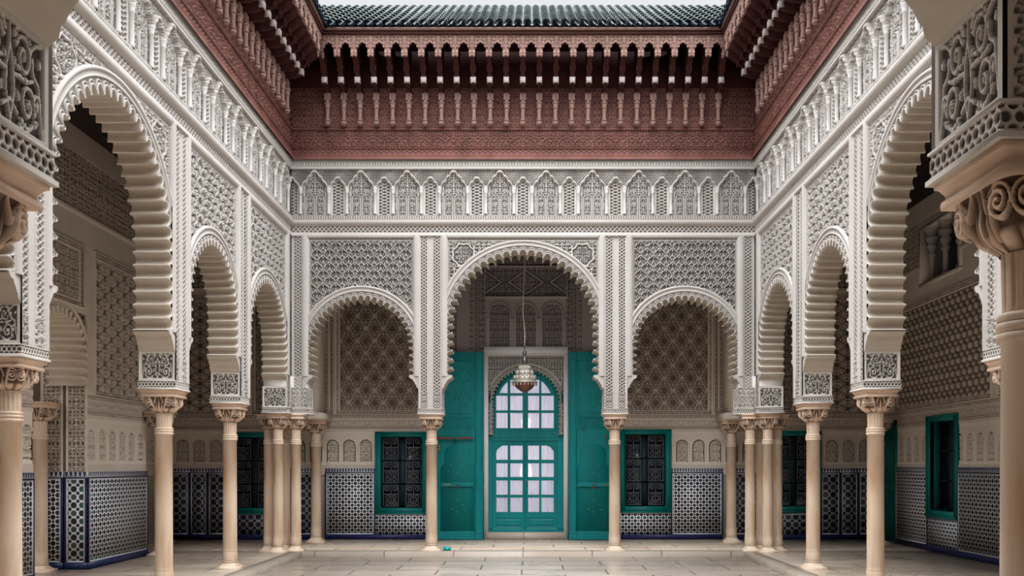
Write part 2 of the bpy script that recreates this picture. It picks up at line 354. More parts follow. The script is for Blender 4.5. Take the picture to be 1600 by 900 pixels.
# ------------------------------------------------------------------ arcades
PH = .205                               # half width of a pier
def frieze_fn(P):
    s = P/.8
    def fn(u, z):
        um = ((u % P)/s); wide = (um > .1565) & (um < .6435)
        x = np.where(wide, um-.4, ((um+.4) % .8)-.4); hw = np.where(wide, .222, .135)
        t = np.clip(np.abs(x)/hw, 0, 1)
        apex = np.where(wide, 6.565, 6.455)
        nl = np.where(wide, 3.0, 2.0)
        za = apex-(apex-6.30)*t**1.15+.028*np.abs(np.sin(t*nl*PI))-.01
        dl = np.abs(z-za)/np.sqrt(1+(1.1*(apex-6.30)/hw)**2*.5)
        line = 1-sm(dl, .012, .020); line2 = (1-sm(np.abs(dl-.026), .003, .007))*(z < za)
        inside = (z < za)
        inner = np.where(wide, p_arab(x, z-5.83, .085, ARB, .115), p_chev(z, x, .11, .10))
        f1 = (1-sm(np.abs(np.abs(x)-hw*.82), .005, .011))*(z < za-.05)
        zs = np.where(wide, 6.13+.0*z, 6.2); sub = 1-sm(np.abs(np.hypot(np.abs(x)-np.where(wide, .085, 0), np.maximum(z-6.1, 0))-.07), .006, .013)
        inner = np.where(wide, np.maximum(inner*(np.abs(np.hypot(np.abs(x)-.085, np.maximum(z-6.1, 0))-.07) > .018), sub), inner)
        outer = p_lattice(u, z, .045)
        g = np.where(inside, np.maximum(inner, np.maximum(f1, line2)), outer*.8)
        h = np.where(inside, -.06, -.045)+.026*g
        h = np.where(line > 0, np.maximum(h, -.03+.055*line), h); g = np.maximum(g, line)
        return h, g
    return fn
def arcade_fn(L, piers, P, top=6.76, near=False):
    ff = frieze_fn(P)
    def fn(u, z):
        h = np.zeros_like(u); g = np.ones_like(u)
        d = np.full_like(u, 9.); sgn = np.zeros_like(u)
        for pc in piers:
            k = np.abs(u-pc) < np.abs(d); d = np.where(k, u-pc, d)
        a = np.abs(d)
        # panel ground with palmettes, small border
        pan = p_palm(u-1.2, z-5.38)
        mainb = np.zeros_like(u, bool)
        for (c, R, big) in BAYS[L]:
            if big: mainb |= np.abs(u-c) < R+.03
        for (c, R, big) in BAYS[L]:
            if big:
                x = u-c; q = p_arab(x, z-3.5, .17, ARB, .19)
                med = np.hypot((np.abs(x)-1.03)/.19, (z-5.13)/.19); rim = np.abs(med+.06*np.cos(8*np.arctan2(z-5.13, np.abs(x)-1.03))-1)
                q = np.where(med < 1.12, np.where(rim < .09, 1, np.where(rim < .2, 0, p_arab(x-1.03, z-5.13, .075, ARB))), q)
                pan = np.where(np.abs(x) < R+.05, q, pan)
        h = -.055+.034*pan; g = pan.copy()
        bord = (a < .335) | (z > 5.37)
        bp = np.where(z > 5.37, p_chain(u, z, 5.392, .02, .05), p_chain(z, a, .315, .02, .05))
        h = np.where(bord, -.035+.012*bp, h); g = np.where(bord, .35+.65*bp, g)
        # upper roll and pier strips
        k = (z > 5.41) & (z < 5.50); h = np.where(k, -.012+.03*roll(z-5.455, .045), h); g = np.where(k, 1, g)
        pz = (a < .295) & (z < 5.44)
        rr = (a > .175) & (a < .29); 
        hs = np.where(rr, -.01+.035*roll(a-.2325, .058), -.004)
        st = (a > .05) & (a <= .17); ch = p_chev(z, a-.11, .115, .056); gs = np.where(st, ch, 1.)
        hs = np.where(st, -.020+.018*ch, hs); hs = np.where(a <= .05, -.018, hs)
        low = (z < 2.74) & (st); c2 = p_arab(a-.11, z, .055, ARB); gs = np.where(low, c2, gs); hs = np.where(low, -.014+.012*c2, hs)
        h = np.where(pz, hs, h); g = np.where(pz, gs, g)
        # chevron band, ledge, chain, frieze, top chain
        k = (z >= 5.50) & (z < 5.635); c = p_chev(u, z-5.565, .15, .055); h = np.where(k, -.018+.018*c, h); g = np.where(k, c, g)
        k = (z >= 5.635) & (z < 5.72); h = np.where(k, .012+.045*roll(z-5.69, .055), h); g = np.where(k, 1, g)
        k = (z >= 5.72) & (z < 5.815); c = p_chain(u, z, 5.767, .048, .085); h = np.where(k, -.008+.014*c, h); g = np.where(k, c, g)
        k = (z >= 5.815) & (z < 6.60); fh, fg = ff(u, z); h = np.where(k, fh, h); g = np.where(k, fg, g)
        k = (z >= 6.60) & (z < 6.635); h = np.where(k, .012, h); g = np.where(k, 1, g)
        k = z >= 6.635; c = p_chain(u, z, 6.695, .06, .10); h = np.where(k, .0+.016*c, h); g = np.where(k, c, g)
        return h, g
    return fn
BAYS = {}
def arch_mesh(name, O, U, N, c, R, zc, zb, pitch, a, parent, thick=T, mats=('stucco', 'intrados'), ring=.18, front=True, back=True, corbel=True):
    O, U, N = (np.asarray(v, float) for v in (O, U, N)); lim = R+.012
    Lv = zc-zb; L = 2*Lv+PI*R; n = int(round(L/pitch)); n += (n+1) % 2; K = 12; m = n*K+1
    s = np.linspace(0, L, m); P = np.zeros((m, 2)); Nn = np.zeros((m, 2))
    i = s < Lv; P[i] = np.c_[np.full(i.sum(), -R), zb+s[i]]; Nn[i] = (1, 0)
    i = s > L-Lv; P[i] = np.c_[np.full(i.sum(), R), zb+L-s[i]]; Nn[i] = (-1, 0)
    i = (s >= Lv) & (s <= L-Lv); t = PI-(s[i]-Lv)/R; P[i] = np.c_[R*np.cos(t), zc+R*np.sin(t)]; Nn[i] = np.c_[-np.cos(t), -np.sin(t)]
    f = (np.arange(m) % K)/K; f[-1] = 0
    x = np.clip((f-.10)/.80, 0, 1)*2-1; dl = a*(1-np.sqrt(np.clip(1-x*x, 0, 1))**.8)
    def st(wd, o, nn):
        q = P+Nn*(dl*wd-o)[:, None] if np.ndim(o) else P+Nn*((dl*wd)-o)[:, None]
        q[:, 0] = np.clip(q[:, 0], -lim, lim)
        return O+(c+q[:, :1])*U+q[:, 1:2]*Z3+nn*N
    b = MB(); flip = np.dot(np.cross(U, Z3), N) < 0
    def fl(G): return G[::-1] if flip else G
    if front:
        rows = [st(1, 0, -.012), st(1, .006, .006), st(1, .020, .006), st(1, .026, -.014), st(1, .040, -.014), st(1, .044, .000), st(1, .052, .000), st(1, .058, -.016),
                st(0, .072, -.016), st(0, .076, -.002), st(0, .09, -.002), st(0, .095, -.014), st(0, ring-.045, -.012), st(0, ring-.04, .002), st(0, ring-.012, .002), st(0, ring, -.035)]
        b.grid(fl(np.array(rows).transpose(1, 0, 2)), r=np.repeat(np.array([1, 1, 1, .35, .35, 1, 1, .4, .4, 1, 1, .8, .8, 1, 1, 1.])[None], m, 0))
    ns = np.linspace(-.012, -thick, 3)
    b.grid(fl(np.array([st(1, 0, x_) for x_ in ns[::-1]]).transpose(1, 0, 2)), mi=1)
    if back: b.grid(fl(np.array([st(0, ring, -thick), st(0, .05, -thick), st(1, 0, -thick)]).transpose(1, 0, 2)))
    if corbel:
        for sg in (-1, 1):
            p = [(R+.095, 3.05), (R+.095, 2.80), (R+.085, 2.81), (R+.055, 2.835), (R+.045, 2.88), (R+.035, 2.883), (R+.018, 2.92), (R-.01, 2.955), (R-.014, 2.975), (R-.05, 2.985), (R-a, 3.015), (R-a, 3.04)]
            p += [(R-a+.02, 3.05)]
            q = np.array([(c+sg*x_, z_) for x_, z_ in p]); nn = len(q)
            A = np.array([O+x_*U+z_*Z3+.004*N for x_, z_ in q]); B = np.array([O+x_*U+z_*Z3-thick*N for x_, z_ in q])
            fz = (sg > 0) ^ flip
            Q = [[k, (k+1) % nn, nn+(k+1) % nn, nn+k] for k in range(nn)]
            if fz: Q = [q_[::-1] for q_ in Q]
            b.add(np.vstack([A, B]), Q, mi=1)
            # front cap as a ladder between the pier side and the corbel side
            for V_, fr in ((A, True), (B, False)):
                zs = V_[:, 2]; L_ = V_.copy(); L_ = L_-((L_-O)@U)[:, None]*U+(c+sg*(R+.095))*U
                b.grid(np.array([V_[1:], L_[1:]]).transpose(1, 0, 2) if (fr ^ fz) else np.array([L_[1:], V_[1:]]).transpose(1, 0, 2))
    return b.build(name, list(mats), parent)
def jamb_fn(n, z):
    q = samp(ARA, fold(n+.205, .176), np.clip((z-2.50)/.288, 0, 1)); q = sm(q, .3, .6); e = (np.abs(n+.205) > .178) | (z > 2.79) | (z < 2.497)
    return np.where(e, .0, -.016+.013*q), np.where(e, 1., q)
def band_fn(u, z):
    e = (np.abs(z-2.4285) > .031); q = p_fret(u, z-2.4285)
    return np.where(e, .0, -.010+.010*q), np.where(e, 1., q)
def impost(name, O, U, N, u, parent, fine=.008, thick=T):
    """pier foot above a capital: carved faces on four sides, fretwork band and lip"""
    O, U, N = (np.asarray(v, float) for v in (O, U, N)); b = MB(); cc = O+u*U-thick/2*N; hn = thick/2
    for A, B, ha, hb in ((U, N, PH, hn), (-U, -N, PH, hn), (N, -U, hn, PH), (-N, U, hn, PH)):
        jam = ha == hn and hn != PH or abs(np.dot(A, N)) > .5
        if jam: relief('', cc+B*hb, A, B, -ha, ha, 2.473, 2.83, fine, fine, lambda x, z: jamb_fn(x-.205, z), None, add_to=b)
        r_ = .012
        relief('', cc+B*(hb+r_), A, B, -ha-r_, ha+r_, 2.392, 2.465, fine, fine*.8, band_fn, None, add_to=b)
    def ring(h0, z0, h1, z1):
        a0, a1 = PH+h0, PH+h1; b0, b1 = hn+h0, hn+h1; cs = ((-1, -1), (1, -1), (1, 1), (-1, 1))
        G = np.array([[cc+s*a_*U+t*b_*N+z*Z3 for s, t in cs] for a_, b_, z in ((a0, b0, z0), (a1, b1, z1))])
        fl = np.dot(np.cross(U, N), Z3) < 0
        b.grid(G if fl else G[:, ::-1], cv=True)
    for q in ((-.2, 2.37, .022, 2.37), (.022, 2.37, .022, 2.386), (.022, 2.386, .011, 2.392), (.011, 2.464, .017, 2.466), (.017, 2.466, .017, 2.474), (.017, 2.474, -.001, 2.478)): ring(*q)
    return b.build(name, 'jamb', parent)
def arcade(name, label, O, U, N, L, piers, bays, P, du, dz, colonnettes=None, near=False, skip=()):
    O, U, N = (np.asarray(v, float) for v in (O, U, N)); BAYS[L] = bays
    def mask(u, z):
        k = z >= 2.475
        for c, R, big in bays:
            x = np.abs(u-c); zc = (5.21 if big else 4.42)-R
            k &= ~((z <= zc) & (x < R) & (z > 0)) & ~((z > zc) & (x < R) & (np.hypot(x, z-zc) < R+.165))
        d = np.full_like(u, 9.)
        for pc in piers: d = np.minimum(d, np.abs(u-pc))
        return k & ((d < PH) | (z > 3.03))
    fn = arcade_fn(L, piers, P)
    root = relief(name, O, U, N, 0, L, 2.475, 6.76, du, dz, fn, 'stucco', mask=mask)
    tag(root, label, 'arcade wall', kind='structure')
    # the gallery side of the wall and its top
    relief('rear_face', O-T*N, -U, -N, -L, 0, 4.2 if near else 2.475, 8.2, .04, .04, lambda u, z: (np.zeros_like(u), np.ones_like(u)), 'gallery', root, mask=lambda u, z: mask(-u, z))
    if near: relief('rear_carving', O-T*N, -U, -N, -L, 0, 2.475, 4.2, .009, .009, lambda u, z: fn(-u, z), 'jamb', root, mask=lambda u, z: mask(-u, z))
    b = MB(); b.frame_box(O, U, Z3, N, -.41, L+.41, 6.74, 8.75, -T, -.06); b.frame_box(O, U, Z3, N, -.3, L+.3, 5.5, 6.75, -.3, -.065); b.build('wall_core', 'plain', root)
    for c, R, big in bays:
        arch_mesh('arch', O, U, N, c, R, (5.21 if big else 4.42)-R, 3.02, .152 if big else .128, .09 if big else .078, root)
    for i, pc in enumerate(piers):
        if 0 < pc < L: impost('pier', O, U, N, pc, root, .0035 if near else .008)
    if colonnettes:
        prof = [(.026, 0), (.034, .0), (.034, .03), (.026, .04), (.026, .36), (.032, .37), (.032, .385), (.026, .39), (.042, .44), (.044, .46), (.0, .46)]
        me = None; s = P/.8
        k = 0
        while True:
            done = True
            for off in (.1565, .6435):
                u = k*P+off*s
                if u < L-.05:
                    done = False
                    if colonnettes[0] <= u <= colonnettes[1]:
                        if me is None:
                            ob = MB().lathe(prof, 10).build('colonnette', 'plain', root, True); me = ob.data
                        else: ob = bpy.data.objects.new('colonnette', me); put(ob, root)
                        ob.location = Vector(O+u*U+N*-.012+Z3*5.82)
            k += 1
            if done: break
    return root
LS = D-YN
# ------------------------------------------------------------------ floor
b = MB(); b.box(-3.9, 3.9, YN-.2, 15.72, -.28, -.08); b.build('floor', 'courtslab'); tag(bpy.data.objects['floor'], 'pale marble slab floor of the open court', 'floor', kind='structure')
b = MB()
for x0, x1, y0, y1 in ((-7.4, 7.4, 15.95, 19.6), (-7.4, -4.0, -1.2, 15.95), (4.0, 7.4, -1.2, 15.95), (-4.0, 4.0, -1.2, 2.7)): b.box(x0, x1, y0, y1, -.28, 0)
tag(b.build('gallery_floor', 'galleryslab'), 'brownish stone gallery floor behind the columns, one step up', 'floor', kind='structure')
b = MB(); b.box(-4.02, 4.02, 15.70, 15.96, -.28, .006); b.box(-4.01, -3.78, 2.6, 15.71, -.28, .005); b.box(3.78, 4.01, 2.6, 15.71, -.28, .005); b.box(-3.8, 3.8, 2.6, 2.95, -.28, .005)
tag(b.build('curb', 'curb'), 'low stone curb edging the court floor', 'curb', kind='structure')

# ------------------------------------------------------------------ the four arcades
bk_p = [0, 2.4, 5.6, 8.0]
bk_b = [(1.2, .91, False), (4.0, 1.31, True), (6.8, .91, False)]
AB = arcade('wall_back', 'white carved stucco arcade wall across the far end of the court', (-4, D, 0), (1, 0, 0), (0, -1, 0), 8.0, bk_p, bk_b, .8, .0092, .0092, (0, 8))
sd_p = [0, 2.6, 4.98, 8.2, 10.56, LS]
def bay(a, b_): return ((a+b_)/2, (b_-a)/2-.29, (b_-a) > 3)
sd_b = [bay(a, b_) for a, b_ in zip(sd_p[:-1], sd_p[1:])]
AL = arcade('wall_left', 'white carved arcade wall along the left side of the court', (-4, D, 0), (0, -1, 0), (1, 0, 0), LS, sd_p, sd_b, LS/16, .0135, .0095, (0, 10.2))
AR = arcade('wall_right', 'white carved arcade wall along the right side of the court', (4, D, 0), (0, -1, 0), (-1, 0, 0), LS+.0001, sd_p[:-1]+[LS+.0001], sd_b, LS/16, .0135, .0095, (0, 10.2))
AN = arcade('wall_near', 'carved stucco arcade around the viewer with shaded pier at right edge', (-4, YN, 0), (1, 0, 0), (0, 1, 0), 8.00005, [0, 2.4, 5.6, 8.00005], bk_b, .8, .03, .03, None, True)

# corner piers: L-shaped feet over the clustered columns
for sg, par in ((-1, AL), (1, AR)):
    b = MB()
    def q(n, z): return jamb_fn(n, z)
    relief('', (sg*4.205, 15.5, 0), (1, 0, 0), (0, -1, 0), -.205, .205, 2.475, 2.83, .008, .008, lambda x, z: jamb_fn(x-.205, z), None, add_to=b)
    relief('', (sg*3.86, 15.795, 0), (1, 0, 0), (0, -1, 0), -.14, .14, 2.475, 2.83, .009, .009, lambda x, z: (lambda c: (-.012+.012*c, c))(p_arab(x, z, .07, ARB)), None, add_to=b)
    relief('', (sg*4.0, 15.65, 0), (0, 1, 0), (-sg, 0, 0), -.15, .15, 2.475, 2.83, .009, .009, lambda x, z: (lambda c: (-.012+.012*c, c))(p_arab(x, z, .07, ARB)), None, add_to=b)
    relief('', (sg*3.72, 16.0, 0), (0, 1, 0), (-sg, 0, 0), -.2, .2, 2.475, 2.83, .009, .009, lambda x, z: jamb_fn(x-.205, z), None, add_to=b)
    for (x0, x1, y0, y1) in ((3.735, 4.4, 15.815, 16.2), (4.015, 4.4, 15.52, 15.815)):
        b.box(*sorted((sg*x0, sg*x1)), y0, y1, 2.46, 3.03)
    for e, z0, z1 in ((.005, 2.385, 2.47), (.024, 2.37, 2.39), (.022, 2.465, 2.476)):
        for (x0, x1, y0, y1) in ((3.72-e, 4.41+e, 15.80-e, 16.21+e), (4.0-e, 4.41+e, 15.5-e, 15.80-e)):
            b.box(*sorted((sg*x0, sg*x1)), y0, y1, z0, z1)
    for (x, y, A_, N_, hw) in ((sg*4.205, 15.48, (1, 0, 0), (0, -1, 0), .21), (sg*3.85, 15.78, (1, 0, 0), (0, -1, 0), .135), (sg*3.7, 16.0, (0, 1, 0), (-sg, 0, 0), .2)):
        relief('', (x, y, 0), A_, N_, -hw, hw, 2.392, 2.465, .008, .006, band_fn, None, add_to=b)
    b.build('corner_pier', 'jamb', par)

# ------------------------------------------------------------------ columns
def capital_mesh(name, res=40, hz=.19):
    """bell of carved leaves and corner volutes, round below and square above, with a moulded square abacus"""
    b = MB(); nt_ = res*4; t = np.linspace(0, 2*PI, nt_, endpoint=False)+PI/4; nv = int(res*.9)
    v = np.linspace(0, 1, nv); TT, VV = np.meshgrid(t, v)
    cq = np.maximum(np.abs(np.cos(TT)), np.abs(np.sin(TT)))
    sq = sm(VV, .0, .5); prof = .098+(hz-.012-.098)*(1-(1-np.clip(VV/.7, 0, 1))**2.4)
    pw = 1/((np.abs(np.cos(TT))**6+np.abs(np.sin(TT))**6)**(1/6))
    r = prof*((1-sq)+sq*pw)
    fa = ((TT+PI/4) % (PI/2))-PI/4; x = np.tan(fa)                     # -1..1 across each face
    sx = np.abs(x)
    dv = np.hypot((sx-.68)/.34, (VV-.66)/.30); an = np.arctan2(VV-.66, (sx-.68))
    vol = (dv < 1)*sm(np.cos(2*PI*dv*2.3-an), -.45, .25)*(1-dv*.15)
    leaf = np.exp(-(sx/(.30*(1.05-.55*VV)))**4)*(.55+.45*np.cos(VV*PI*1.1))*sm(np.cos(sx*(30-10*VV)+.4), -.6, .2)
    stem = np.exp(-((sx-.28-.33*VV)/.06)**2)*(VV > .15); stem = np.maximum(stem, .9*np.exp(-((sx-.30+.35*(VV-.6))/.035)**2)*(VV > .55))
    low = (VV < .34)*np.abs(np.cos(TT*6))*np.sin(VV/.34*PI)
    p = np.clip(np.maximum.reduce([vol, leaf, stem*.9, low*.8]), 0, 1)
    r = r+.030*(p-.75)*np.sin(np.clip(VV*1.05, 0, 1)*PI)**.5
    G = np.stack([r*np.cos(TT), r*np.sin(TT), 2.105+VV*.185], -1)
    b.grid(G[:, ::-1], r=np.clip(p*1.5, 0, 1)[:, ::-1], cv=True)
    cs = np.array([(-1, -1), (1, -1), (1, 1), (-1, 1)])
    pr = [(hz-.03, 2.285), (hz+.002, 2.285), (hz+.004, 2.30), (hz+.002, 2.312), (hz-.008, 2.316), (hz-.006, 2.33), (hz+.008, 2.350), (hz+.018, 2.354), (hz+.018, 2.37), (.0, 2.37)]
    G = np.array([[(s*h, t_*h, z) for s, t_ in cs] for h, z in pr])
    b.grid(G[:, ::-1], cv=True)
    return b
def shaft_mesh():
    b = MB()
    p = [(.105, .125), (.106, .135), (.104, .245), (.101, .25), (.104, .255), (.099, .265), (.0985, .30), (.097, 1.0), (.093, 1.845),
         (.104, 1.848), (.108, 1.862), (.104, 1.876), (.098, 1.878), (.104, 1.88), (.108, 1.893), (.104, 1.906), (.097, 1.908), (.103, 1.91), (.106, 1.92), (.102, 1.932), (.09, 1.936)]
    b.lathe(p, 32)
    t = np.linspace(0, 2*PI, 96, endpoint=False); v = np.linspace(0, 1, 12); TT, VV = np.meshgrid(t, v)
    fl = np.abs(np.sin(TT*8)); r = .089+.004*VV+.0-.011*(1-sm(fl, .15, .45))*sm(VV, .02, .12)*(1-sm(VV, .86, .96))
    b.grid(np.stack([r*np.cos(TT), r*np.sin(TT), 1.936+VV*.175], -1)[:, ::-1], r=(.4+.6*sm(fl, .15, .45))[:, ::-1], cv=True)
    return b
def base_mesh():
    b = MB(); cs = np.array([(-1, -1), (1, -1), (1, 1), (-1, 1)])
    G = np.array([[(s*h, t_*h, z) for s, t_ in cs] for h, z in ((.165, .0), (.165, .028), (.15, .034))]); b.grid(G[:, ::-1], cv=True)
    n = 32; t = np.linspace(0, 2*PI, n, endpoint=False)
    rows = []
    for k in np.linspace(0, 1, 6):
        pw = 1/((np.abs(np.cos(t))**8+np.abs(np.sin(t))**8)**(1/8)); r = (.15*(1-k)+.10*k)*((1-k)*pw+k)
        rows.append(np.stack([r*np.cos(t), r*np.sin(t), np.full(n, .034+.062*k**1.3)], -1))
    for r_, z in ((.109, .10), (.112, .108), (.109, .116), (.098, .118), (.098, .13)):
        rows.append(np.stack([r_*np.cos(t), r_*np.sin(t), np.full(n, z)], -1))
    b.grid(np.array(rows)[:, ::-1], cv=True)
    return b
_cap = capital_mesh('capital', 36); _cm = None
def column(x, y, label, group=None, fine=False, name='marble_column'):
    global _cm
    o = empty(name, (x, y, 0), label=label, cat='column', group=group, kind='thing')
    if _cm is None:
        a = base_mesh().build('base', 'marble', o, False); s = shaft_mesh().build('shaft', 'marble', o, True); c = _cap.build('capital', 'capital', o, False)
        _cm = {'base': a.data, 'shaft': s.data, 'capital': c.data}
        _cm['fine'] = None
    else:
        for k in ('base', 'shaft', 'capital'):
            me = _cm[k]
            if k == 'capital' and fine:
                if _cm['fine'] is None:
                    c = capital_mesh('capital', 90).build('capital', 'capital', o, False); _cm['fine'] = c.data; continue
                me = _cm['fine']
            put(bpy.data.objects.new(k, me), o)
    return o
column(-1.6, 16.0, 'slender beige marble column just left of the teal portal, between window and door leaf')
column(1.6, 16.0, 'slender beige marble column just right of the teal portal, beside the right door leaf')
for sg, sd in ((-1, 'left'), (1, 'right')):
    column(sg*4.205, 15.8-2.6, 'beige marble column of the %s arcade standing next to the far corner cluster' % sd)
    column(sg*4.205, 15.8-4.98, 'beige marble column of the %s arcade on the far side of its big arch' % sd)
    column(sg*4.205, 15.8-8.2, 'beige marble column of the %s arcade, %s' % (sd, 'nearest one, at the left picture edge' if sg < 0 else 'mostly hidden behind the shaded near column'))
    column(sg*4.205, 15.8-10.56, 'beige marble column of the %s arcade beside the near corner' % sd)
column(-1.6, 2.675, 'near marble column under the carved pier at the left picture edge', fine=True)
column(1.6, 2.675, 'large shaded marble column with ringed neck at the right picture edge', fine=True)
# corner clusters: four shafts share one carved capital block
for sg, sd in ((-1, 'left'), (1, 'right')):
    o = empty('clustered_columns', (sg*4.2, 15.9, 0), label='corner cluster of slender marble shafts at the far %s corner of the court' % sd, cat='column', kind='thing')
    for dx, dy in ((0, -.2), (-sg*.25, .02), (sg*.22, .02), (0, .25)):
        for k in ('base', 'shaft', 'capital'):
            c = bpy.data.objects.new(k, _cm[k]); c.location = (dx, dy, 0); put(c, o)
            if k == 'capital': c.scale = (.86, .86, 1)
            if k == 'base': c.scale = (.85, .85, 1)
            if k == 'shaft': c.scale = (.9, .9, 1)
# engaged columns at the gallery walls
column(-4.04, 17.8, 'shaded column against the back gallery wall, left of the left star panel', name='gallery_column')
column(4.04, 17.8, 'shaded column against the back gallery wall, right of the right star panel', name='gallery_column')
column(-5.98, 15.1, 'column against the tiled left gallery wall, behind a front column', name='gallery_column')
column(6.72, 17.3, 'column against the right gallery wall beside the narrow teal door', name='gallery_column')
column(-6.74, 12.82, 'column inside the doorway opening of the left gallery wall', name='gallery_column')
# little turquoise wedges lying by two bases
for x, y, lb in ((-1.39, 15.92, 'small turquoise wedge by the base of the column left of the portal'), (3.86, 10.72, 'small turquoise wedge by the right arcade column at its big arch')):
    b = MB(); b.add([(0, 0, 0), (.13, 0, 0), (.13, .1, 0), (0, .1, 0), (0, 0, .07), (.13, 0, .05), (.13, .1, .05), (0, .1, .07)], [[0, 3, 2, 1], [4, 5, 6, 7], [0, 1, 5, 4], [2, 3, 7, 6], [0, 4, 7, 3], [1, 2, 6, 5]])
    b.box(.02, .11, -.006, 0, .012, .04)
    o = b.build('wedge', 'tealbright'); o.location = (x, y, .006); tag(o, lb, 'wedge', kind='thing')

